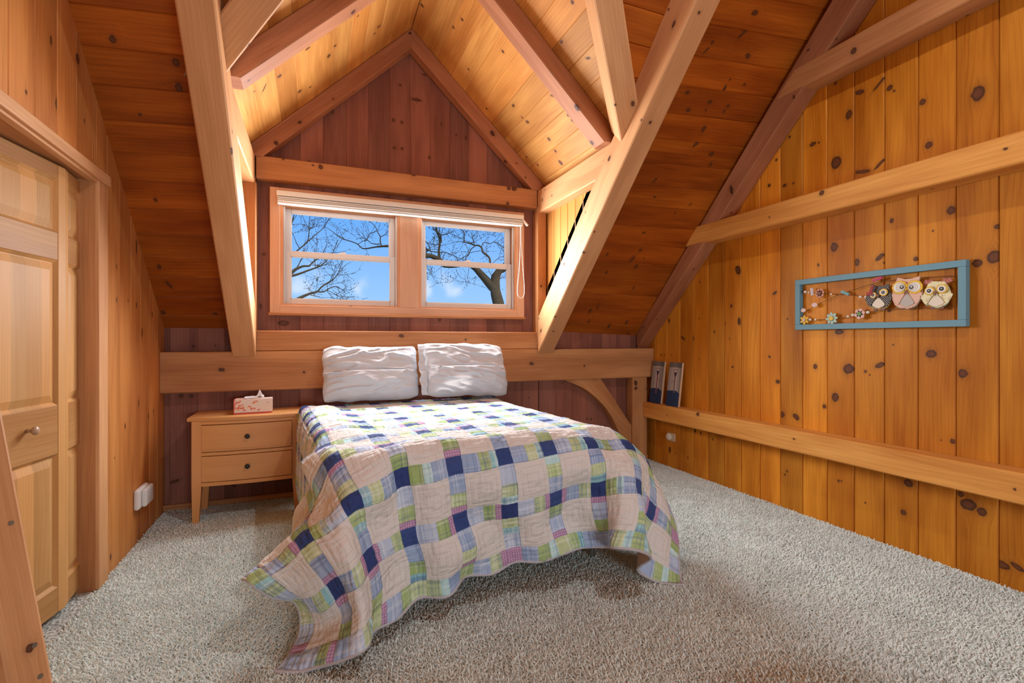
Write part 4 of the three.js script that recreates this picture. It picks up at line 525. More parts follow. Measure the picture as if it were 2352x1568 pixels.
// ---------------------------------------------------------------- night stand and tissue box
{
  const X0 = -0.735, X1 = -0.08, Zf = -3.735, Zb = -4.085, ns = thing('nightstand', 'honey pine two drawer nightstand with bowed front left of the bed', 'nightstand');
  const bow = (x, k = 0.03) => k * (1 - ((x - (X0 + X1) / 2) / ((X1 - X0) / 2)) ** 2);
  function bowed(x0, x1, y0, y1, zBack, zFront, k, bev = 0.003) {
    const s = new THREE.Shape(), n = 16; s.moveTo(x0, -zBack); for (let i = 0; i <= n; i++) { const x = lerp(x0, x1, i / n); s.lineTo(x, -(zFront + bow(x, k))); } s.lineTo(x1, -zBack); s.closePath();
    const g = new THREE.ExtrudeGeometry(s, { depth: y1 - y0 - 2 * bev, bevelEnabled: true, bevelSize: bev, bevelThickness: bev, bevelSegments: 2 }); g.rotateX(-Math.PI / 2); g.translate(0, y0 + bev, 0); return g;
  }
  mesh('top', woodUV(bowed(X0 - 0.02, X1 + 0.02, 0.667, 0.692, Zb, Zf - 0.01, 0.035, 0.005), 0, 0.5, 1.0), M.stand, ns);
  for (const [x, z] of [[X0 + 0.03, Zf - 0.03], [X1 - 0.03, Zf - 0.03], [X0 + 0.03, Zb + 0.03], [X1 - 0.03, Zb + 0.03]]) {
    const a = 0.028, b = 0.018, out = x < -0.4 ? -1 : 1, y = 0.26, pos = [], ring = (yy, h, sx) => [[-h, -h], [h, -h], [h, h], [-h, h]].map(([p, q]) => V(x + sx + p, yy, z + q));
    const R = [ring(0, b, out * 0.008), ring(y, a, 0), ring(0.667, a, 0)], tri = (...v) => v.forEach((p) => pos.push(p.x, p.y, p.z));
    for (let k = 0; k < 2; k++) for (let j = 0; j < 4; j++) { const A = R[k][j], B = R[k][(j + 1) % 4], C = R[k + 1][(j + 1) % 4], D = R[k + 1][j]; tri(A, C, B); tri(A, D, C); }
    tri(R[0][0], R[0][1], R[0][2]); tri(R[0][0], R[0][2], R[0][3]); tri(R[2][0], R[2][2], R[2][1]); tri(R[2][0], R[2][3], R[2][2]);
    const g = new THREE.BufferGeometry(); g.setAttribute('position', new THREE.Float32BufferAttribute(pos, 3)); g.computeVertexNormals(); mesh('leg', woodUV(g, 1, 0.5, 1.0, x, z), M.stand, ns);
  }
  const xi0 = X0 + 0.058, xi1 = X1 - 0.058;
  mesh('side_panel', woodUV(box(X0 + 0.012, X0 + 0.03, 0.25, 0.667, Zb + 0.05, Zf - 0.05), 1), M.stand, ns); mesh('side_panel', woodUV(box(X1 - 0.03, X1 - 0.012, 0.25, 0.667, Zb + 0.05, Zf - 0.05), 1), M.stand, ns);
  mesh('back_panel', woodUV(box(X0 + 0.05, X1 - 0.05, 0.25, 0.667, Zb + 0.004, Zb + 0.02), 0), M.stand, ns);
  for (const [a, b] of [[0.243, 0.268], [0.442, 0.463], [0.645, 0.667]]) mesh('front_rail', woodUV(bowed(xi0, xi1, a, b, Zf - 0.06, Zf - 0.006, 0.026, 0.002), 0, 0.5, 1.0, a), M.stand, ns);
  const black = std({ color: lin(0.03, 0.027, 0.025), roughness: 0.45, metalness: 0.4 });
  for (const [a, b] of [[0.272, 0.438], [0.467, 0.641]]) {
    const dr = mesh('drawer', woodUV(bowed(xi0 + 0.004, xi1 - 0.004, a, b, Zf - 0.26, Zf - 0.004, 0.027, 0.002), 0, 0.5, 1.0, a * 2.2), M.stand, ns);
    const kn = new THREE.LatheGeometry([[0, 0], [0.007, 0], [0.006, 0.01], [0.013, 0.014], [0.016, 0.02], [0.014, 0.025], [0.006, 0.0275], [0, 0.028]].map(([x, y]) => new THREE.Vector2(x, y)), 22); kn.rotateX(Math.PI / 2); kn.translate((X0 + X1) / 2, (a + b) / 2 + 0.005, Zf + 0.023); mesh('knob', kn, black, dr).userData = { label: 'round black knob' };
  }
  mesh('drawer_box', box(xi0 + 0.01, xi1 - 0.01, 0.27, 0.64, Zb + 0.03, Zf - 0.1), M.dark, ns);
  // tissue box
  const print = canvasTex(512, 256, (g, w, h) => {
    const R = rng(17); g.fillStyle = '#e9ddd2'; g.fillRect(0, 0, w, h); const leafs = ['#d9664a', '#e07a58', '#cf5442', '#e48f62'];
    for (let i = 0; i < 30; i++) { const t = R() ** 1.5, x = t * w * 0.98, y = 20 + R() * (h - 60), s = 16 + 14 * R(); if (x > w * 0.62 && R() < 0.6) continue; g.save(); g.translate(x, y); g.rotate((R() - 0.5) * 2.4); g.fillStyle = leafs[i % 4]; for (const k of [-1, 0, 1]) { g.save(); g.rotate(k * 0.9); g.beginPath(); g.moveTo(0, 0); g.quadraticCurveTo(s * 0.5, -s * 0.7, 0, -s * 1.4); g.quadraticCurveTo(-s * 0.5, -s * 0.7, 0, 0); g.fill(); g.restore(); } g.restore(); }
    g.fillStyle = '#d4553f'; g.fillRect(0, h - 26, w, 26); g.fillStyle = '#c94c3a'; g.fillRect(0, 0, 10, h);
  });
  const tb = thing('tissue_box', 'tissue box with orange leaf print on the nightstand', 'tissue box', [-0.388, 0.692, -3.875], 0.02);
  const front = std({ map: print, roughness: 0.6 }), red = std({ color: lin(0.66, 0.17, 0.1), roughness: 0.6 });
  const bg = new THREE.BoxGeometry(0.235, 0.098, 0.115); bg.translate(0, 0.049, 0); mesh('carton', bg, [front, front, front, red, front, front], tb);
  const pos = [], n = 18, idx = []; // the pulled tissue
  for (let i = 0; i <= n; i++) for (let j = 0; j <= 6; j++) { const u = i / n, v = j / 6, pk = Math.exp(-(((u - 0.78) / 0.1) ** 2)); pos.push(-0.06 + u * 0.125, 0.0985 + (0.013 + 0.045 * pk + 0.012 * noise(u * 5, v * 2, 4)) * Math.sin(Math.PI * (0.08 + 0.84 * v)) * (u < 0.05 ? 0.4 : 1), (v - 0.5) * (0.036 - 0.024 * pk) + 0.008 * (noise(u * 4, 3, 9) - 0.5)); }
  for (let i = 0; i < n; i++) for (let j = 0; j < 6; j++) { const a = i * 7 + j; idx.push(a, a + 1, a + 7, a + 1, a + 8, a + 7); }
  const g = new THREE.BufferGeometry(); g.setAttribute('position', new THREE.Float32BufferAttribute(pos, 3)); g.setIndex(idx); g.computeVertexNormals(); mesh('tissue', g, std({ color: lin(0.8, 0.76, 0.76), roughness: 0.9, side: THREE.DoubleSide }), tb);
}
// ---------------------------------------------------------------- bed
const BA = 5 * Math.PI / 180, BE = V(Math.cos(BA), 0, -Math.sin(BA)), BF = V(Math.sin(BA), 0, Math.cos(BA)), BO = V(0.299, 0, -2.213).addScaledVector(BE, -1.1 * 0.24).addScaledVector(BF, 0.6 * 0.245); // foot left corner of the mattress
{
  const bed = thing('bed', 'bed with mattress and box spring hidden under the patchwork quilt', 'bed', [BO.x, 0, BO.z], BA);
  const sheet = std({ color: lin(0.72, 0.68, 0.64), roughness: 0.9 });
  mesh('mattress', rbox(0.06, 1.485, 0.42, 0.7, -1.8, -0.015, 0.06, 5), sheet, bed);
  mesh('box_spring', rbox(0.065, 1.47, 0.2, 0.42, -1.8, -0.03, 0.03, 3), std({ color: lin(0.5, 0.46, 0.42), roughness: 0.9 }), bed);
  mesh('bed_frame', merge([box(0.04, 1.46, 0.165, 0.2, -1.8, -1.76), box(0.04, 1.46, 0.165, 0.2, -0.08, -0.04), box(0.07, 0.11, 0.165, 0.2, -1.8, -0.04), box(1.42, 1.46, 0.165, 0.2, -1.8, -0.04)]), M.metal, bed);
  for (const [x, z] of [[0.1, -0.2], [1.4, -0.2], [0.1, -1.7], [1.4, -1.7]]) mesh('leg', new THREE.CylinderGeometry(0.018, 0.014, 0.166, 12).translate(x, 0.083, z), M.metal, bed);
}
// patchwork quilt: a net of cloth points every half block, splined and quilted; each patch is a piece of its own
const quiltNet = [[[-0.106,0.244,-3.651],[-0.096,0.244,-3.529],[-0.085,0.244,-3.407],[-0.074,0.244,-3.285],[-0.064,0.244,-3.163],[-0.053,0.244,-3.041],[-0.042,0.244,-2.919],[-0.032,0.245,-2.797],[-0.023,0.317,-2.695],[-0.011,0.251,-2.555],[-0.039,0.406,-2.526],[-0.059,0.349,-2.408],[-0.137,0.294,-2.305],[-0.222,0.285,-2.194],[-0.196,0.314,-2.074],[-0.124,0.253,-2.052],[-0.043,0.174,-2.097],[-0.022,0.066,-2.086],[-0.077,0.012,-1.974]],[[-0.103,0.362,-3.652],[-0.092,0.362,-3.53],[-0.081,0.362,-3.408],[-0.071,0.362,-3.286],[-0.06,0.362,-3.164],[-0.049,0.362,-3.042],[-0.039,0.362,-2.92],[-0.028,0.363,-2.798],[-0.017,0.367,-2.675],[-0.005,0.364,-2.554],[0.013,0.44,-2.454],[-0.07,0.445,-2.361],[-0.061,0.368,-2.255],[-0.136,0.365,-2.156],[-0.109,0.369,-2.044],[-0.04,0.318,-2.001],[0.017,0.206,-1.991],[0.058,0.113,-2.013],[0.015,0.047,-1.925]],[[-0.099,0.48,-3.652],[-0.089,0.48,-3.53],[-0.078,0.48,-3.408],[-0.067,0.48,-3.286],[-0.057,0.48,-3.164],[-0.046,0.48,-3.042],[-0.035,0.48,-2.92],[-0.024,0.48,-2.798],[-0.011,0.528,-2.686],[-0.004,0.482,-2.555],[-0.007,0.58,-2.469],[-0.004,0.544,-2.339],[0.006,0.473,-2.231],[-0.048,0.456,-2.123],[-0.031,0.455,-2.011],[0.022,0.386,-1.931],[0.082,0.285,-1.943],[0.122,0.173,-1.93],[0.099,0.099,-1.855]],[[-0.096,0.598,-3.652],[-0.085,0.598,-3.531],[-0.074,0.598,-3.408],[-0.064,0.598,-3.286],[-0.053,0.598,-3.164],[-0.042,0.598,-3.042],[-0.032,0.598,-2.92],[-0.021,0.598,-2.798],[-0.01,0.599,-2.675],[0.0,0.599,-2.553],[-0.044,0.644,-2.424],[-0.029,0.641,-2.289],[0.019,0.596,-2.185],[0.045,0.542,-2.088],[0.048,0.505,-1.97],[0.105,0.456,-1.873],[0.138,0.344,-1.846],[0.16,0.25,-1.843],[0.167,0.146,-1.814]],[[-0.068,0.73,-3.656],[-0.05,0.714,-3.534],[-0.038,0.714,-3.411],[-0.026,0.715,-3.289],[-0.015,0.715,-3.166],[-0.005,0.715,-3.043],[0.006,0.715,-2.92],[0.017,0.715,-2.795],[0.028,0.717,-2.667],[0.036,0.712,-2.533],[0.042,0.707,-2.384],[0.055,0.725,-2.269],[0.07,0.712,-2.13],[0.101,0.646,-2.049],[0.137,0.585,-1.949],[0.164,0.475,-1.964],[0.197,0.368,-1.944],[0.22,0.248,-1.946],[0.213,0.131,-1.94]],[[0.051,0.73,-3.667],[0.066,0.751,-3.545],[0.079,0.75,-3.422],[0.091,0.748,-3.299],[0.103,0.747,-3.176],[0.114,0.746,-3.053],[0.124,0.746,-2.929],[0.134,0.747,-2.804],[0.143,0.747,-2.676],[0.151,0.74,-2.547],[0.16,0.725,-2.423],[0.173,0.725,-2.298],[0.185,0.731,-2.178],[0.208,0.705,-2.059],[0.247,0.603,-1.999],[0.248,0.478,-2.033],[0.275,0.365,-2.023],[0.3,0.266,-2.043],[0.308,0.129,-2.009]],[[0.171,0.73,-3.677],[0.184,0.725,-3.555],[0.197,0.725,-3.433],[0.209,0.725,-3.311],[0.221,0.725,-3.188],[0.232,0.725,-3.065],[0.243,0.725,-2.942],[0.252,0.725,-2.818],[0.26,0.736,-2.695],[0.269,0.725,-2.572],[0.28,0.734,-2.45],[0.29,0.725,-2.33],[0.3,0.73,-2.213],[0.32,0.739,-2.091],[0.335,0.629,-2.067],[0.357,0.504,-2.071],[0.367,0.379,-2.071],[0.404,0.263,-2.075],[0.408,0.15,-2.075]],[[0.29,0.73,-3.688],[0.304,0.725,-3.566],[0.317,0.725,-3.444],[0.329,0.725,-3.322],[0.341,0.725,-3.201],[0.353,0.725,-3.079],[0.363,0.725,-2.957],[0.373,0.725,-2.835],[0.381,0.725,-2.714],[0.39,0.725,-2.594],[0.4,0.725,-2.474],[0.41,0.725,-2.355],[0.42,0.742,-2.237],[0.438,0.743,-2.117],[0.453,0.641,-2.045],[0.467,0.518,-2.036],[0.486,0.397,-2.039],[0.508,0.279,-2.018],[0.524,0.157,-2.034]],[[0.41,0.73,-3.698],[0.424,0.725,-3.577],[0.437,0.725,-3.456],[0.45,0.725,-3.335],[0.462,0.725,-3.214],[0.474,0.725,-3.093],[0.485,0.725,-2.973],[0.494,0.725,-2.853],[0.503,0.725,-2.733],[0.512,0.725,-2.614],[0.521,0.725,-2.496],[0.53,0.725,-2.377],[0.538,0.725,-2.258],[0.555,0.751,-2.14],[0.561,0.657,-2.065],[0.58,0.533,-2.071],[0.594,0.411,-2.082],[0.625,0.296,-2.04],[0.622,0.188,-2.094]],[[0.53,0.73,-3.709],[0.544,0.725,-3.588],[0.558,0.725,-3.468],[0.571,0.725,-3.348],[0.584,0.725,-3.228],[0.596,0.725,-3.108],[0.607,0.725,-2.989],[0.617,0.725,-2.87],[0.627,0.725,-2.751],[0.635,0.725,-2.633],[0.644,0.725,-2.515],[0.651,0.725,-2.398],[0.658,0.725,-2.28],[0.673,0.744,-2.161],[0.683,0.663,-2.066],[0.695,0.54,-2.053],[0.71,0.426,-2.101],[0.727,0.304,-2.103],[0.743,0.183,-2.101]],[[0.649,0.73,-3.719],[0.664,0.725,-3.6],[0.679,0.725,-3.48],[0.694,0.725,-3.361],[0.707,0.725,-3.241],[0.719,0.725,-3.122],[0.731,0.725,-3.004],[0.741,0.725,-2.886],[0.751,0.725,-2.768],[0.759,0.725,-2.651],[0.767,0.725,-2.534],[0.773,0.725,-2.417],[0.775,0.725,-2.302],[0.791,0.743,-2.182],[0.798,0.672,-2.086],[0.812,0.55,-2.051],[0.822,0.429,-2.073],[0.846,0.318,-2.113],[0.862,0.207,-2.115]],[[0.769,0.73,-3.73],[0.785,0.725,-3.611],[0.801,0.725,-3.492],[0.816,0.725,-3.373],[0.83,0.725,-3.255],[0.843,0.725,-3.137],[0.855,0.725,-3.019],[0.865,0.725,-2.902],[0.875,0.725,-2.784],[0.884,0.725,-2.667],[0.891,0.725,-2.55],[0.896,0.725,-2.433],[0.899,0.725,-2.316],[0.911,0.743,-2.198],[0.919,0.676,-2.094],[0.929,0.56,-2.053],[0.944,0.439,-2.064],[0.962,0.323,-2.082],[0.98,0.203,-2.087]],[[0.888,0.73,-3.74],[0.906,0.725,-3.622],[0.924,0.725,-3.504],[0.94,0.725,-3.386],[0.954,0.725,-3.269],[0.967,0.725,-3.151],[0.98,0.725,-3.034],[0.99,0.725,-2.917],[1.0,0.725,-2.8],[1.009,0.725,-2.683],[1.015,0.725,-2.566],[1.02,0.725,-2.448],[1.021,0.725,-2.331],[1.033,0.746,-2.214],[1.034,0.684,-2.113],[1.046,0.57,-2.065],[1.061,0.452,-2.089],[1.075,0.335,-2.125],[1.1,0.232,-2.072]],[[1.008,0.73,-3.751],[1.027,0.725,-3.634],[1.046,0.725,-3.517],[1.063,0.725,-3.4],[1.079,0.725,-3.283],[1.092,0.725,-3.165],[1.105,0.725,-3.048],[1.116,0.725,-2.932],[1.126,0.725,-2.815],[1.134,0.725,-2.698],[1.14,0.725,-2.581],[1.144,0.725,-2.464],[1.146,0.725,-2.346],[1.156,0.739,-2.228],[1.159,0.693,-2.116],[1.161,0.58,-2.066],[1.176,0.467,-2.116],[1.196,0.346,-2.119],[1.216,0.227,-2.104]],[[1.127,0.73,-3.761],[1.149,0.725,-3.646],[1.17,0.725,-3.529],[1.188,0.725,-3.413],[1.204,0.725,-3.297],[1.218,0.725,-3.18],[1.231,0.725,-3.063],[1.242,0.725,-2.946],[1.252,0.725,-2.829],[1.26,0.725,-2.712],[1.266,0.725,-2.595],[1.27,0.725,-2.479],[1.269,0.725,-2.363],[1.279,0.73,-2.243],[1.282,0.687,-2.13],[1.272,0.597,-2.053],[1.285,0.475,-2.066],[1.278,0.366,-2.033],[1.302,0.25,-2.016]],[[1.247,0.73,-3.772],[1.271,0.725,-3.658],[1.294,0.725,-3.544],[1.313,0.725,-3.428],[1.329,0.725,-3.312],[1.344,0.725,-3.195],[1.357,0.725,-3.078],[1.368,0.725,-2.961],[1.378,0.725,-2.844],[1.386,0.725,-2.727],[1.393,0.725,-2.609],[1.396,0.725,-2.492],[1.397,0.725,-2.375],[1.403,0.725,-2.255],[1.396,0.653,-2.155],[1.39,0.611,-2.039],[1.357,0.511,-1.973],[1.324,0.405,-1.921],[1.268,0.298,-1.903]],[[1.366,0.73,-3.782],[1.394,0.702,-3.676],[1.414,0.686,-3.561],[1.429,0.674,-3.444],[1.442,0.664,-3.327],[1.453,0.657,-3.209],[1.463,0.653,-3.091],[1.473,0.651,-2.974],[1.483,0.652,-2.856],[1.494,0.654,-2.739],[1.504,0.66,-2.622],[1.512,0.67,-2.506],[1.518,0.684,-2.389],[1.525,0.69,-2.27],[1.515,0.653,-2.153],[1.502,0.575,-2.057],[1.467,0.484,-1.994],[1.434,0.382,-1.919],[1.371,0.284,-1.865]],[[1.408,0.607,-3.811],[1.435,0.586,-3.697],[1.452,0.568,-3.577],[1.461,0.554,-3.457],[1.467,0.543,-3.338],[1.473,0.535,-3.218],[1.481,0.53,-3.098],[1.488,0.527,-2.979],[1.493,0.527,-2.86],[1.512,0.531,-2.743],[1.535,0.539,-2.627],[1.535,0.547,-2.51],[1.524,0.558,-2.396],[1.55,0.57,-2.288],[1.618,0.591,-2.188],[1.585,0.514,-2.114],[1.53,0.404,-2.06],[1.479,0.306,-1.997],[1.461,0.215,-1.913]],[[1.403,0.482,-3.825],[1.427,0.464,-3.708],[1.448,0.447,-3.588],[1.46,0.433,-3.468],[1.466,0.421,-3.346],[1.473,0.413,-3.225],[1.481,0.407,-3.104],[1.484,0.405,-2.983],[1.492,0.405,-2.861],[1.529,0.409,-2.746],[1.538,0.415,-2.625],[1.514,0.425,-2.509],[1.526,0.433,-2.387],[1.624,0.483,-2.331],[1.695,0.53,-2.251],[1.664,0.428,-2.15],[1.607,0.32,-2.09],[1.531,0.222,-2.062],[1.468,0.125,-2.0]],[[1.399,0.36,-3.838],[1.419,0.343,-3.718],[1.44,0.327,-3.599],[1.455,0.312,-3.477],[1.465,0.301,-3.355],[1.472,0.292,-3.232],[1.48,0.286,-3.109],[1.487,0.284,-2.986],[1.505,0.284,-2.864],[1.526,0.287,-2.743],[1.511,0.295,-2.622],[1.517,0.303,-2.499],[1.586,0.328,-2.398],[1.689,0.393,-2.368],[1.761,0.413,-2.268],[1.748,0.346,-2.164],[1.7,0.251,-2.1],[1.631,0.168,-2.051],[1.567,0.054,-2.008]],[[1.396,0.24,-3.851],[1.414,0.224,-3.731],[1.431,0.208,-3.61],[1.446,0.193,-3.487],[1.459,0.181,-3.363],[1.47,0.173,-3.238],[1.481,0.167,-3.113],[1.492,0.164,-2.988],[1.504,0.164,-2.864],[1.511,0.168,-2.739],[1.516,0.175,-2.616],[1.562,0.191,-2.501],[1.654,0.233,-2.43],[1.755,0.299,-2.402],[1.826,0.315,-2.301],[1.818,0.252,-2.193],[1.779,0.155,-2.113],[1.716,0.086,-2.041],[1.653,0.012,-1.959]]];
{
  const C0 = -2, R0 = -7, NC = quiltNet.length, NR = quiltNet[0].length;
  const cell = (i, j) => { // linear carry-on past the edges
    const ci = clamp(i, 0, NC - 1), cj = clamp(j, 0, NR - 1); let p = quiltNet[ci][cj].slice();
    if (i !== ci) { const q = quiltNet[ci + (i < ci ? 1 : -1)][cj]; p = p.map((v, k) => v + (v - q[k])); } if (j !== cj) { const q = quiltNet[ci][cj + (j < cj ? 1 : -1)]; p = p.map((v, k) => v + (v - q[k])); } return p;
  };
  const cm = (t) => [-0.5 * t ** 3 + t ** 2 - 0.5 * t, 1.5 * t ** 3 - 2.5 * t ** 2 + 1, -1.5 * t ** 3 + 2 * t ** 2 + 0.5 * t, 0.5 * t ** 3 - 0.5 * t ** 2];
  function S(c, r) {
    const u = (c - C0) * 2, v = (r - R0) * 2, i = clamp(Math.floor(u), 0, NC - 2), j = clamp(Math.floor(v), 0, NR - 2), a = cm(u - i), b = cm(v - j), o = [0, 0, 0];
    for (let m = 0; m < 4; m++) for (let n = 0; n < 4; n++) { const p = cell(i + m - 1, j + n - 1), w = a[m] * b[n]; o[0] += w * p[0]; o[1] += w * p[1]; o[2] += w * p[2]; }
    return V(...o);
  }
  const HS = 0.155, EPS = 0.02;
  const normalAt = (f, c, r) => { const a = f(c + EPS, r).sub(f(c - EPS, r)), b = f(c, r + EPS).sub(f(c, r - EPS)); return b.cross(a).normalize(); };
  function puff(c, r) {        // quilting relief in metres
    const fc = c - Math.floor(c + HS), fr = r - Math.floor(r + HS); // sash: |f| < HS, block: HS .. 1-HS
    const inC = fc > HS, inR = fr > HS; let h = 0;
    const dip = (d, w) => Math.exp(-((d / w) ** 2));
    const seam = Math.min(Math.abs(Math.abs(fc) - HS), Math.abs(fc - 1 + HS)), seamR = Math.min(Math.abs(Math.abs(fr) - HS), Math.abs(fr - 1 + HS));
    h -= 0.003 * Math.max(dip(seam, 0.03), dip(seamR, 0.03));
    if (inC && inR) { const q = Math.max(Math.abs(fc - 0.5), Math.abs(fr - 0.5)) / (0.5 - HS); for (const s of [0.36, 0.7]) h -= 0.0015 * dip(q - s, 0.06); }
    const k = 1 + 0.6 * noise(c * 1.3, r * 1.3, 12);
    h += 0.0038 * k * (noise(c * 26 + 2 * noise(c * 3, r * 3, 2), r * 5, 7) - 0.5) * (inR ? 0.8 : 1.2) + 0.0038 * k * (noise(c * 5, r * 27 + 2 * noise(c * 3, r * 3, 4), 8) - 0.5) + 0.006 * (noise(c * 3.1, r * 2.9, 9) - 0.5);
    return h;
  }
  const D = (c, r) => { const p = S(c, r); return p.addScaledVector(normalAt(S, c, r), 0.008 + puff(c, r)); };
  const CA = C0 - 0.16, CB = 8.16, RA = -7.4, RB = 2.16;
  // cloth print
  const TW = 2048, TH = 2048, ppc = TW / (CB - CA), ppr = TH / (RB - RA);
  const print = canvasTex(TW, TH, (g) => {
    const R = rng(101), X = (c) => (c - CA) * ppc, Y = (r) => (r - RA) * ppr;
    g.fillStyle = '#ddd8d3'; g.fillRect(0, 0, TW, TH);
    const fabrics = {
      blue: ['#a9bbd9', '#9cb2d4', '#bccbe2'], green: ['#aec488', '#a0b977', '#c0d09f'], aqua: ['#a2d3d8', '#96c9d2', '#b9dfe0'], pink: ['#c9a6c4', '#a86f9c', '#ddc3d8'],
    };
    function patch(kind, x, y, w, h, tiny) {
      const f = fabrics[kind], v = f[Math.floor(R() * 3) % 3]; g.save(); g.beginPath(); g.rect(x, y, w, h); g.clip(); g.fillStyle = kind === 'pink' ? '#d3b3cc' : v; g.fillRect(x, y, w, h);
      if (kind === 'pink') { g.fillStyle = 'rgba(140,92,140,0.42)'; for (let i = 0; i < w; i += 10) g.fillRect(x + i, y, 5, h); for (let i = 0; i < h; i += 10) g.fillRect(x, y + i, w, 5); }
      else { const n = 2 + Math.floor(R() * 3); for (let i = 0; i < n; i++) { g.fillStyle = R() < 0.55 ? 'rgba(255,255,255,0.22)' : 'rgba(70,90,140,0.18)'; const p = R() * w, q = R() * h, t = 3 + R() * 9; g.fillRect(x + p, y, t, h); g.fillRect(x, y + q, w, t); g.fillRect(x + p + t * 2, y, t * 0.5, h); } }
      g.restore();
    }
    const orders = [['pink', 'blue', 'green'], ['green', 'aqua', 'blue'], ['green', 'blue', 'pink'], ['aqua', 'green', 'blue'], ['blue', 'green', 'aqua'], ['blue', 'green', 'pink']], share = { pink: 0.55, blue: 1.5, green: 1.1, aqua: 0.7 };
    function sash(x, y, w, h, vert) { const o = orders[Math.floor(R() * 6)], tot = o.reduce((s, k) => s + share[k], 0); let p = 0; for (const k of o) { const q = share[k] / tot; if (vert) patch(k, x, y + p * h, w, q * h + 1); else patch(k, x + p * w, y, q * w + 1, h); p += q; } }
    for (let c = -2; c <= 8; c++) for (let r = -8; r <= 2; r++) {
      const edgeC = c === -2 || c === 8, edgeR = r === 2;
      sash(X(c - HS - 0.01), Y(r + HS), (2 * HS + 0.02) * ppc, (1 - 2 * HS) * ppr, true); if (c < 8) sash(X(c + HS), Y(r - HS - 0.01), (1 - 2 * HS) * ppc, (2 * HS + 0.02) * ppr, false);
      if (edgeC || edgeR) patch(R() < 0.5 ? 'green' : R() < 0.5 ? 'pink' : 'blue', X(c - HS), Y(r - HS), 2 * HS * ppc, 2 * HS * ppr); else { g.fillStyle = ['#31467f', '#2d4079', '#384d86'][Math.floor(R() * 3)]; g.fillRect(X(c - HS), Y(r - HS), 2 * HS * ppc, 2 * HS * ppr); }
      // quilting thread
      g.strokeStyle = 'rgba(170,140,120,0.55)'; g.lineWidth = 1.6; g.setLineDash([7, 4]);
      for (const s of [0.36, 0.7]) { const w = s * (1 - 2 * HS); g.strokeRect(X(c + 0.5 - w / 2), Y(r + 0.5 - w / 2), w * ppc, w * ppr); }
      g.setLineDash([]); g.strokeStyle = 'rgba(70,75,110,0.4)'; g.lineWidth = 1.5; g.strokeRect(X(c + HS), Y(r + HS), (1 - 2 * HS) * ppc, (1 - 2 * HS) * ppr);
    }
  });
  const BNW = 1024, bd = new Uint8Array(BNW * BNW * 4);
  for (let y = 0; y < BNW; y++) for (let x = 0; x < BNW; x++) { const i = (y * BNW + x) * 4, c = CA + (x + 0.5) / BNW * (CB - CA), r = RA + (1 - (y + 0.5) / BNW) * (RB - RA); const v = 0.5 + 0.35 * (noise(c * 42 + 3 * noise(c * 4, r * 4, 31), r * 9, 33) - 0.5) + 0.35 * (noise(c * 9, r * 44 + 3 * noise(c * 4, r * 4, 35), 36) - 0.5) + 0.2 * (noise(c * 90, r * 90, 37) - 0.5); bd[i] = bd[i + 1] = bd[i + 2] = clamp(v * 255, 0, 255); bd[i + 3] = 255; }
  const cloth = std({ map: print, bumpMap: dataTex(bd, BNW, BNW, false), bumpScale: 0.0036, roughness: 0.92 });
  const quilt = thing('quilt', 'patchwork quilt of white blocks with blue, green and navy patches over the bed', 'quilt');
  function piece(name, c0, c1, r0, r1, nu, nv) {
    const pos = [], nor = [], uv = [], idx = [];
    for (let j = 0; j <= nv; j++) for (let i = 0; i <= nu; i++) {
      const c = lerp(c0, c1, i / nu), r = lerp(r0, r1, j / nv), p = D(c, r), e = 0.006, a = D(c + e, r).sub(p), b = D(c, r + e).sub(p), n = b.cross(a).normalize();
      pos.push(p.x, p.y, p.z); nor.push(n.x, n.y, n.z); uv.push((c - CA) / (CB - CA), 1 - (r - RA) / (RB - RA));
    }
    for (let j = 0; j < nv; j++) for (let i = 0; i < nu; i++) { const a = j * (nu + 1) + i, b = a + nu + 1; idx.push(a, b, a + 1, b, b + 1, a + 1); }
    const g = new THREE.BufferGeometry(); g.setAttribute('position', new THREE.Float32BufferAttribute(pos, 3)); g.setAttribute('normal', new THREE.Float32BufferAttribute(nor, 3)); g.setAttribute('uv', new THREE.Float32BufferAttribute(uv, 2)); g.setIndex(idx);
    return mesh(name, g, cloth, quilt);
  }
  for (let c = -2; c <= 8; c++) for (let r = -7; r <= 2; r++) {
    const edge = c === -2 || c === 8 || r === 2;
    piece(edge ? 'border_patch' : 'navy_patch', c - HS, c + HS, Math.max(RA, r - HS), r + HS, 7, 7);
    if (r < 2) piece('sash_strip', c - HS, c + HS, r + HS, r + 1 - HS, 7, 16);
    if (c < 8) piece('sash_strip', c + HS, c + 1 - HS, r - HS, r + HS, 16, 7);
    if (c < 8 && r < 2) piece('white_block', c + HS, c + 1 - HS, r + HS, r + 1 - HS, 17, 17);
  }
  { // backing and bound edge
    const nu = 84, nv = 76, pos = [], idx = [];
    for (let j = 0; j <= nv; j++) for (let i = 0; i <= nu; i++) { const c = lerp(CA, CB, i / nu), r = lerp(-7.16, RB, j / nv), p = S(c, r).addScaledVector(normalAt(S, c, r), -0.004); p.y = Math.max(p.y, 0.004); pos.push(p.x, p.y, p.z); }
    for (let j = 0; j < nv; j++) for (let i = 0; i < nu; i++) { const a = j * (nu + 1) + i, b = a + nu + 1; idx.push(a, a + 1, b, b, a + 1, b + 1); }
    const g = new THREE.BufferGeometry(); g.setAttribute('position', new THREE.Float32BufferAttribute(pos, 3)); g.setIndex(idx); g.computeVertexNormals();
    mesh('backing', g, std({ color: lin(0.74, 0.56, 0.45), roughness: 0.92, side: THREE.DoubleSide }), quilt);
    const ring = []; const put = (c, r) => { const p = S(c, r).addScaledVector(normalAt(S, c, r), 0.002); p.y = Math.max(p.y, 0.008); ring.push(p); };
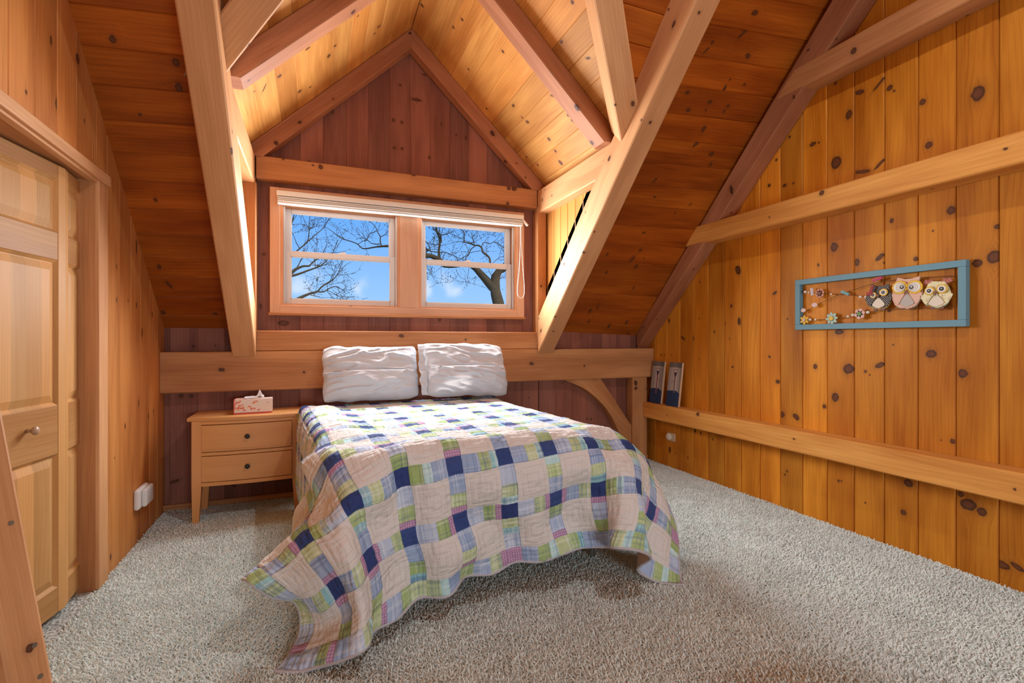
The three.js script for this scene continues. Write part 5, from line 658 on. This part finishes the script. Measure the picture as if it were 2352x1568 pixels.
    for (let i = 0; i <= 60; i++) put(CA, lerp(-7.1, RB, i / 60)); for (let i = 1; i <= 70; i++) put(lerp(CA, CB, i / 70), RB); for (let i = 1; i <= 60; i++) put(CB, lerp(RB, -7.1, i / 60));
    mesh('binding', new THREE.TubeGeometry(new THREE.CatmullRomCurve3(ring), 420, 0.007, 7), std({ color: lin(0.5, 0.47, 0.5), roughness: 0.9 }), quilt);
  }
}
// pillows
{
  const linen = std({ color: lin(0.56, 0.57, 0.61), roughness: 0.9 });
  function pillow(label, pos, W, H, T, tilt, turn, seed, roll = 0, dir = 1, hem) {
    const t = thing('pillow', label, 'pillow', pos, turn, 'white pillows'), nu = 90, nv = 64;
    const P = (u, v, s) => {
      const au = Math.abs(u), av = Math.abs(v), pin = (1 - 0.03 * (1 - av ** 2) * au ** 4) * (1 - 0.05 * av ** 6), pin2 = (1 - 0.04 * (1 - au ** 2) * av ** 4) * (1 - 0.09 * au ** 8);
      let x = u * W / 2 * pin, y = v * H / 2 * pin2; const prof = Math.pow(Math.max(0, (1 - au ** 3.2) * (1 - av ** 2.6)), 0.55);
      let z = s * T / 2 * prof * (1 + (v < 0 ? 0.18 : -0.1));
      const q = u * 2.2 * dir + v * 0.8, wr = noise(q * 1.2 + 0.6 * noise(u * 2, v * 2, seed), (v - 0.35 * u * dir) * 6.5 + 1.5 * noise(u * 1.7, v * 1.7, seed + 1), seed + 2);
      const rid = 1 - Math.abs(2 * wr - 1), wr2 = noise(u * 5, (v + 0.3 * u * dir) * 15 + 2 * noise(u * 3, v * 3, seed + 5), seed + 6);
      z += s * (0.018 * (rid ** 2.5 - 0.3) + 0.008 * (wr2 - 0.5)) * Math.min(1, prof * 1.6); x += 0.012 * (noise(v * 5, 2, seed + 8) - 0.5) * au ** 3; y += 0.02 * (noise(u * 4, 5, seed + 9) - 0.5) * av ** 2;
      const ct = Math.cos(tilt), st = Math.sin(tilt), cr = Math.cos(roll), sr = Math.sin(roll), X = x * cr - y * sr, Y = x * sr + y * cr;
      return V(X, H / 2 + Y * ct + z * st, z * ct - Y * st);
    };
    const list = [];
    for (const s of [1, -1]) { const posA = [], idx = []; for (let j = 0; j <= nv; j++) for (let i = 0; i <= nu; i++) { const p = P(-1 + 2 * i / nu, -1 + 2 * j / nv, s); posA.push(p.x, p.y, p.z); } for (let j = 0; j < nv; j++) for (let i = 0; i < nu; i++) { const a = j * (nu + 1) + i, b = a + nu + 1; s > 0 ? idx.push(a, a + 1, b, b, a + 1, b + 1) : idx.push(a, b, a + 1, b, b + 1, a + 1); } const g = new THREE.BufferGeometry(); g.setAttribute('position', new THREE.Float32BufferAttribute(posA, 3)); g.setIndex(idx); g.computeVertexNormals(); list.push(g); }
    mesh('pillowcase', mergeGeometries(list), linen, t);
    if (hem) { const posA = [], idx = [], n = 46; for (let i = 0; i <= n; i++) for (let k = 0; k <= 5; k++) { const v = -1 + 2 * i / n, p = P(-0.985, v, 1), o = k / 5; posA.push(p.x - o * 0.05 - 0.012 * noise(v * 5, o, 41), p.y + 0.01 * (noise(v * 4, 1, 42) - 0.5) * o, p.z + 0.012 + 0.034 * (noise(v * 4.5, o * 1.2, 43) - 0.4) * o); } for (let i = 0; i < n; i++) for (let k = 0; k < 5; k++) { const a = i * 6 + k; idx.push(a, a + 6, a + 1, a + 1, a + 6, a + 7); } const g = new THREE.BufferGeometry(); g.setAttribute('position', new THREE.Float32BufferAttribute(posA, 3)); g.setIndex(idx); g.computeVertexNormals(); mesh('open_hem', g, std({ color: lin(0.56, 0.57, 0.61), roughness: 0.9, side: THREE.DoubleSide }), t); }
    return t;
  }
  pillow('white pillow leaning on the beam, nearer the nightstand', [0.40, 0.745, -3.74], 0.69, 0.42, 0.2, 0.34, 0.05, 3, 0.0, 1);
  pillow('white pillow overlapping its neighbour, with open ruffled hem', [1.115, 0.745, -3.74], 0.68, 0.44, 0.22, 0.36, 0.07, 11, -0.02, -1, true);
}
// ---------------------------------------------------------------- on the right wall
{
  // owl picture in an open blue frame; local axes: z along the wall, y up
  const X = XR - 0.008, t = thing('owl_wall_art', 'open blue frame with three owls, wires, beads and flowers on the right wall', 'wall art');
  const blue = std({ color: lin(0.135, 0.29, 0.36), roughness: 0.55 }), z0 = -2.43, z1 = -1.468, y0 = 1.268, y1 = 1.61, fw = 0.035, xd = XR - 0.036;
  mesh('frame_side', rbox(xd, XR - 0.001, y1 - fw, y1, z0, z1, 0.002), blue, t); mesh('frame_side', rbox(xd, XR - 0.001, y0, y0 + fw, z0, z1, 0.002), blue, t);
  mesh('frame_side', rbox(xd, XR - 0.001, y0 + fw, y1 - fw, z0, z0 + fw, 0.002), blue, t); mesh('frame_side', rbox(xd, XR - 0.001, y0 + fw, y1 - fw, z1 - fw, z1, 0.002), blue, t);
  const wireM = std({ color: lin(0.1, 0.045, 0.02), roughness: 0.5, metalness: 0.5 });
  const wire = (pts, r = 0.0016) => { const c = new THREE.CatmullRomCurve3(pts.map(([z, y]) => V(XR - 0.02, y, z))); mesh('wire', new THREE.TubeGeometry(c, pts.length * 10, r, 6), wireM, t); };
  wire([[-2.397, 1.39], [-2.337, 1.405], [-2.265, 1.438], [-2.137, 1.484], [-2.071, 1.502], [-1.911, 1.536], [-1.79, 1.544], [-1.662, 1.54], [-1.503, 1.532]]); wire([[-2.397, 1.53], [-2.211, 1.5], [-2.089, 1.482], [-1.95, 1.458]]); wire([[-2.397, 1.335], [-2.211, 1.332], [-2.132, 1.336], [-1.954, 1.365], [-1.779, 1.378], [-1.62, 1.373], [-1.503, 1.371]]);
  const pearl = phys({ color: lin(0.82, 0.76, 0.66), roughness: 0.22, clearcoat: 0.6 });
  for (const [z, y, r] of [[-2.361, 1.524, 0.0095], [-2.336, 1.518, 0.0075], [-2.182, 1.494, 0.0065], [-1.998, 1.461, 0.0085], [-1.967, 1.458, 0.0075], [-2.326, 1.335, 0.0095], [-2.289, 1.333, 0.0075], [-2.074, 1.345, 0.0075], [-2.043, 1.353, 0.0095], [-1.954, 1.365, 0.0095], [-1.907, 1.545, 0.003]]) mesh('bead', new THREE.SphereGeometry(r, 18, 14).translate(XR - 0.026, y, z), pearl, t);
  const flat = (shape, depth, xb, mat, name, parent = t, bev = 0.0008) => { const g = new THREE.ExtrudeGeometry(shape, { depth, bevelEnabled: bev > 0, bevelSize: bev, bevelThickness: bev, bevelSegments: 1, curveSegments: 20 }); g.rotateY(-Math.PI / 2); g.translate(XR - xb, 0, 0); const uv = g.attributes.uv; for (let i = 0; i < uv.count; i++) uv.setXY(i, uv.getX(i) / 0.05, uv.getY(i) / 0.05); return mesh(name, g, mat, parent); }; // shape (z, y) stands off the wall by xb, thickness towards the room
  const poly = (pts) => { const s = new THREE.Shape(), c = new THREE.SplineCurve(pts.map(([z, y]) => new THREE.Vector2(z, y))); s.setFromPoints(pts.map(([z, y]) => new THREE.Vector2(z, y))); return s; };
  const soft = (pts, n = 60) => { const c = new THREE.CatmullRomCurve3(pts.map(([z, y]) => V(z, y, 0)), true, 'catmullrom', 0.4), s = new THREE.Shape(); s.setFromPoints(c.getPoints(n).map((p) => new THREE.Vector2(p.x, p.y))); return s; };
  const disc = (z, y, rz, ry = rz) => { const s = new THREE.Shape(); s.absellipse(z, y, rz, ry, 0, Math.PI * 2); return s; };
  const petals = (z, y, n, r, w, rot, mat, name, xb) => { for (let i = 0; i < n; i++) { const a = rot + i / n * Math.PI * 2, s = new THREE.Shape(); s.absellipse(0, 0, r * 0.52, w, 0, Math.PI * 2); const g = new THREE.ExtrudeGeometry(s, { depth: 0.002, bevelEnabled: true, bevelSize: 0.001, bevelThickness: 0.001, bevelSegments: 2, curveSegments: 10 }); g.translate(r * 0.55, 0, 0); g.rotateZ(a); g.rotateY(-Math.PI / 2); g.translate(XR - xb, y, z); mesh(name, g, mat, t); } };
  const col = (r, g, b, ro = 0.6) => std({ color: lin(r, g, b), roughness: ro });
  petals(-2.255, 1.506, 7, 0.029, 0.011, 0.2, col(0.6, 0.25, 0.16), 'petal', 0.028); flat(disc(-2.255, 1.506, 0.011), 0.004, 0.031, col(0.22, 0.08, 0.04), 'flower_centre');
  petals(-2.175, 1.337, 8, 0.037, 0.0085, 0.1, col(0.42, 0.58, 0.48), 'petal', 0.028); flat(disc(-2.175, 1.337, 0.0125), 0.006, 0.031, col(0.8, 0.5, 0.05), 'flower_centre');
  petals(-2.0, 1.358, 6, 0.03, 0.012, 0.3, col(0.72, 0.43, 0.4), 'petal', 0.028); flat(disc(-2.0, 1.358, 0.011), 0.005, 0.031, col(0.16, 0.28, 0.07), 'flower_centre');
  petals(-2.365, 1.334, 6, 0.03, 0.008, 0.5, col(0.8, 0.48, 0.03), 'petal', 0.028); flat(disc(-2.365, 1.334, 0.009), 0.005, 0.031, col(0.72, 0.5, 0.42), 'flower_centre');
  flat(disc(-2.291, 1.431, 0.0185, 0.0135), 0.004, 0.028, col(0.76, 0.56, 0.54), 'oval_button'); flat(disc(-2.372, 1.4, 0.0165, 0.0125), 0.004, 0.028, col(0.76, 0.56, 0.54), 'oval_button');
  const peg = (z, y, len, rot, mat) => { const p = new THREE.Group(); for (const s of [-1, 1]) { const g = rbox(-0.006, 0.006, s * 0.0042 - 0.0036, s * 0.0042 + 0.0036, -len / 2, len / 2, 0.0015); g.rotateX(rot); g.translate(XR - 0.03, y, z); mesh('clothes_peg', g, mat, t); } };
  peg(-2.309, 1.52, 0.05, 1.45, col(0.72, 0.62, 0.6)); peg(-2.088, 1.493, 0.052, 0.45, col(0.2, 0.45, 0.48)); peg(-1.897, 1.558, 0.056, -0.25, col(0.6, 0.08, 0.16));
  // owls
  const polka = canvasTex(128, 128, (g) => { g.fillStyle = '#2a1c16'; g.fillRect(0, 0, 128, 128); g.fillStyle = '#efe6d6'; for (let i = 0; i < 4; i++) for (let j = 0; j < 8; j++) { g.beginPath(); g.arc(i * 32 + (j % 2) * 16 + 8, j * 16 + 8, 4.6, 0, 7); g.fill(); } }, true);
  const floral = canvasTex(128, 128, (g) => { const R = rng(9); g.fillStyle = '#e6dcae'; g.fillRect(0, 0, 128, 128); for (let i = 0; i < 22; i++) { const x = 10 + R() * 108, y = 10 + R() * 108, k = i % 3; g.lineWidth = 3; if (k === 0) { g.strokeStyle = '#a9662f'; g.beginPath(); g.arc(x, y, 6, 0, 7); g.stroke(); } else { g.fillStyle = k === 1 ? '#9aa24a' : '#8e84a8'; g.beginPath(); g.ellipse(x, y, 7, 3, R() * 3, 0, 7); g.fill(); } } }, true);
  const plain = { polka: std({ map: polka, roughness: 0.6 }), floral: std({ map: floral, roughness: 0.6 }), peach: col(0.74, 0.45, 0.33), rust: col(0.66, 0.27, 0.16), cream: col(0.76, 0.66, 0.52), grey: col(0.48, 0.42, 0.36), yellow: col(0.78, 0.46, 0.02), white: col(0.82, 0.78, 0.7), black: col(0.03, 0.022, 0.02), brown: col(0.2, 0.08, 0.045), mint: col(0.42, 0.6, 0.42), red: col(0.32, 0.015, 0.02), khaki: col(0.55, 0.45, 0.15), coral: col(0.42, 0.12, 0.08) };
  function owl(outline, cz, cy, body, bellyMat, baseMat, eyes, beak, wing) {
    flat(soft(outline.map(([z, y]) => [cz + (z - cz) * 0.96, cy + (y - cy) * 0.98 - 0.006])), 0.004, 0.024, baseMat, 'owl_base');
    flat(poly(outline), 0.005, 0.028, body, 'owl_body');
    flat(soft([[beak[0], beak[1] - 0.012], [beak[0] + 0.034, cy - 0.06], [beak[0], cy - 0.079], [beak[0] - 0.034, cy - 0.06]]), 0.003, 0.0335, bellyMat, 'owl_belly');
    for (const s of [-1, 1]) { if (wing) flat(soft([[beak[0] + s * 0.014, beak[1] - 0.006], [beak[0] + s * 0.07, beak[1] - 0.008], [beak[0] + s * 0.068, cy - 0.035], [beak[0] + s * 0.048, cy - 0.066], [beak[0] + s * 0.03, cy - 0.04]]), 0.003, 0.0355, wing, 'owl_wing'); flat(poly([[cz + s * 0.02 - 0.01, cy - 0.082], [cz + s * 0.02 + 0.01, cy - 0.082], [cz + s * 0.02 + 0.01, cy - 0.094], [cz + s * 0.02 - 0.01, cy - 0.094]]), 0.003, 0.026, plain.brown, 'owl_foot'); }
    for (const [z, y, r, scal] of eyes) {
      if (scal) { const s = new THREE.Shape(); const n = 120, pts = []; for (let i = 0; i < n; i++) { const a = i / n * Math.PI * 2, rr = r * (1.0 + 0.07 * Math.abs(Math.sin(a * 5.5))); pts.push(new THREE.Vector2(z + rr * Math.cos(a), y + rr * 0.95 * Math.sin(a))); } s.setFromPoints(pts); flat(s, 0.002, 0.0395, plain.yellow, 'eye_ruff'); }
      flat(disc(z, y, r * 0.78, r * 0.72), 0.0015, 0.0425, plain.white, 'eye_white');
      const dx = scal === 2 ? (z < beak[0] ? r * 0.32 : -r * 0.32) : 0; if (scal === 2) for (const q of [0.62, 0.42]) { const tor = new THREE.TorusGeometry(r * q, 0.0008, 6, 36); tor.rotateY(Math.PI / 2); tor.translate(XR - 0.0448, y, z + dx * (1.25 - q)); mesh('eye_ring', tor, plain.brown, t); }
      flat(disc(z + dx * 1.1, y, r * (scal === 2 ? 0.26 : 0.42)), 0.0015, 0.0445, plain.black, 'pupil'); flat(disc(z + dx * 1.1 + r * 0.03, y + r * 0.05, r * 0.1), 0.0012, 0.0465, plain.white, 'eye_glint');
    }
    flat(poly([[beak[0] - 0.0085, beak[1] + 0.008], [beak[0] + 0.0085, beak[1] + 0.008], [beak[0], beak[1] - 0.014]]), 0.003, 0.042, plain.brown, 'beak');
  }
  owl([[-1.927, 1.529], [-1.912, 1.519], [-1.86, 1.515], [-1.833, 1.525], [-1.832, 1.485], [-1.821, 1.464], [-1.823, 1.425], [-1.844, 1.394], [-1.867, 1.388], [-1.916, 1.391], [-1.943, 1.404], [-1.955, 1.435], [-1.955, 1.463], [-1.928, 1.494]], -1.888, 1.466, plain.polka, plain.cream, plain.khaki, [[-1.857, 1.476, 0.021, 1], [-1.914, 1.464, 0.017, 1]], [-1.888, 1.458], plain.polka);
  flat(poly([[-1.917, 1.52], [-1.905, 1.52], [-1.917, 1.477], [-1.908, 1.468], [-1.945, 1.463], [-1.946, 1.482], [-1.931, 1.482]]), 0.003, 0.0485, plain.red, 'red_bow');
  owl([[-1.787, 1.553], [-1.752, 1.54], [-1.714, 1.54], [-1.676, 1.549], [-1.681, 1.522], [-1.662, 1.471], [-1.664, 1.437], [-1.693, 1.394], [-1.72, 1.378], [-1.768, 1.38], [-1.801, 1.399], [-1.819, 1.444], [-1.805, 1.502]], -1.74, 1.466, plain.peach, plain.grey, plain.grey, [[-1.772, 1.496, 0.037, 2], [-1.697, 1.491, 0.037, 2]], [-1.737, 1.468], plain.peach);
  owl([[-1.636, 1.501], [-1.62, 1.513], [-1.593, 1.511], [-1.562, 1.507], [-1.544, 1.476], [-1.534, 1.444], [-1.544, 1.404], [-1.557, 1.387], [-1.58, 1.374], [-1.609, 1.376], [-1.636, 1.393], [-1.652, 1.394], [-1.662, 1.436], [-1.648, 1.475]], -1.598, 1.458, plain.floral, plain.cream, plain.mint, [[-1.626, 1.463, 0.022, 1], [-1.569, 1.469, 0.024, 1]], [-1.597, 1.449], plain.floral);
  for (const z of [-1.638, -1.553]) { flat(poly([[z - 0.026, 1.505], [z - 0.012, 1.528], [z, 1.518], [z + 0.014, 1.527], [z + 0.026, 1.506], [z + 0.004, 1.498]]), 0.003, 0.026, plain.coral, 'ear_bow'); }
  flat(poly([[-1.84, 1.437], [-1.64, 1.437], [-1.64, 1.446], [-1.84, 1.446]]), 0.003, 0.022, plain.white, 'joining_strip');
  // outlet with a round plug-in light
  const o = thing('wall_outlet', 'ivory outlet plate with round plug near the right wall corner', 'outlet');
  mesh('plate', rbox(XR - 0.008, XR, 0.25, 0.325, -3.79, -3.68, 0.004), std({ color: lin(0.62, 0.5, 0.34), roughness: 0.4 }), o);
  mesh('round_plug', new THREE.SphereGeometry(0.036, 24, 16).scale(0.55, 1, 1).translate(XR - 0.014, 0.288, -3.76), std({ color: lin(0.78, 0.68, 0.55), roughness: 0.35 }), o);
  // two narrow canvases leaning in the corner on the lower rail
  const art = (seed) => canvasTex(160, 400, (g, w, h) => {
    const R = rng(seed), gr = g.createLinearGradient(0, 0, w, 0); gr.addColorStop(0, '#8a8078'); gr.addColorStop(0.5, '#cbb8aa'); gr.addColorStop(1, '#77706a'); g.fillStyle = gr; g.fillRect(0, 0, w, h);
    g.fillStyle = 'rgba(60,56,58,0.55)'; g.fillRect(0, 0, w, 46); for (let i = 0; i < 60; i++) { g.strokeStyle = `rgba(${R() < 0.5 ? '215,200,190' : '96,86,84'},0.22)`; g.lineWidth = 2 + 5 * R(); g.beginPath(); const x = R() * w; g.moveTo(x, 60); g.lineTo(x + 8 * (R() - 0.5), 290); g.stroke(); }
    const c = w * (seed % 2 ? 0.5 : 0.55); g.fillStyle = '#1d3357'; g.beginPath(); g.moveTo(0, h); g.lineTo(0, 265); g.lineTo(c - 14, 258); g.lineTo(c + 20, 256); g.lineTo(w, 282); g.lineTo(w, h); g.fill();
    g.fillStyle = seed % 2 ? '#8a5160' : '#7a6a70'; g.fillRect(c - 8, 118, 16, seed % 2 ? 190 : 160); g.fillStyle = '#d8c6bd'; g.fillRect(c + 9, 118, 6, 140); g.fillStyle = '#3a2c44'; g.beginPath(); g.moveTo(c - 18, 92); g.lineTo(c + 18, 92); g.lineTo(c + 8, 130); g.lineTo(c - 8, 130); g.fill();
    g.strokeStyle = '#5b4038'; g.lineWidth = 5; g.strokeRect(c - 17, 66, 34, 26); g.fillStyle = '#d9c4bd'; g.fillRect(c - 14, 70, 28, 20); g.strokeStyle = '#4a3a38'; g.lineWidth = 3; g.beginPath(); const s = seed % 2 ? 1 : -1; g.moveTo(c + s * 10, 160); g.quadraticCurveTo(c + s * 22, 186, c + s * 46, 190); g.stroke();
  });
  const edge = std({ color: lin(0.72, 0.47, 0.28), roughness: 0.7 });
  for (const [zc, seed, lab] of [[-3.875, 1, 'narrow canvas of a tall vase in the corner, nearer the beam'], [-3.635, 2, 'narrow canvas of a tall vase, farther from the corner']]) {
    const p = thing('canvas_painting', lab, 'painting', [3.045, 0.594, zc], 0.05, 'canvases on the lower rail');
    const face = std({ map: art(seed), roughness: 0.75 }), g = new THREE.BoxGeometry(0.022, 0.4, 0.16); g.translate(0, 0.2, 0);
    const m = mesh('canvas', g, [edge, face, edge, edge, edge, edge], p); m.rotation.z = -0.13;
  }
}
// ---------------------------------------------------------------- unseen hanging lamp, out of view
{
  const [x, y, z] = UNSEEN_LAMP.at, t = thing('unseen_ceiling_lamp', 'unseen hanging lamp with a metal shade, placed to light the carpet and right wall', 'lamp', [x, y, z]), top = Math.min(ROOF(z), FRONT_ROOF(z)) - y;
  mesh('lamp_shade', new THREE.LatheGeometry([[0.03, 0.2], [0.05, 0.19], [0.11, 0.13], [0.15, 0.05], [0.165, -0.03], [0.16, -0.03], [0.145, 0.05], [0.105, 0.122], [0.045, 0.182], [0.03, 0.19]].map(([a, b]) => new THREE.Vector2(a, b)), 36), std({ color: lin(0.5, 0.5, 0.48), roughness: 0.5, side: THREE.DoubleSide }), t);  // shade of the unseen lamp, keeps its light off the ceiling
  mesh('bulb', new THREE.SphereGeometry(0.035, 20, 14), std({ color: lin(0.9, 0.88, 0.84), emissive: lin(...UNSEEN_LAMP.color), emissiveIntensity: 3 }), t);
  mesh('rod', new THREE.CylinderGeometry(0.008, 0.008, top - 0.2, 10).translate(0, (top + 0.2) / 2, 0), M.metal, t); mesh('ceiling_cap', new THREE.CylinderGeometry(0.06, 0.05, 0.04, 20).translate(0, top - 0.02, 0), M.metal, t);
  const p = new THREE.SpotLight(lin(...UNSEEN_LAMP.color), UNSEEN_LAMP.intensity, 0, UNSEEN_LAMP.angle, 0.35, 2); p.target.position.set(0, -1, 0); t.add(p, p.target); p.castShadow = true; p.shadow.radius = 1.7;
}
shade(scene);
scene.updateMatrixWorld(true);
renderer.render(scene, camera);
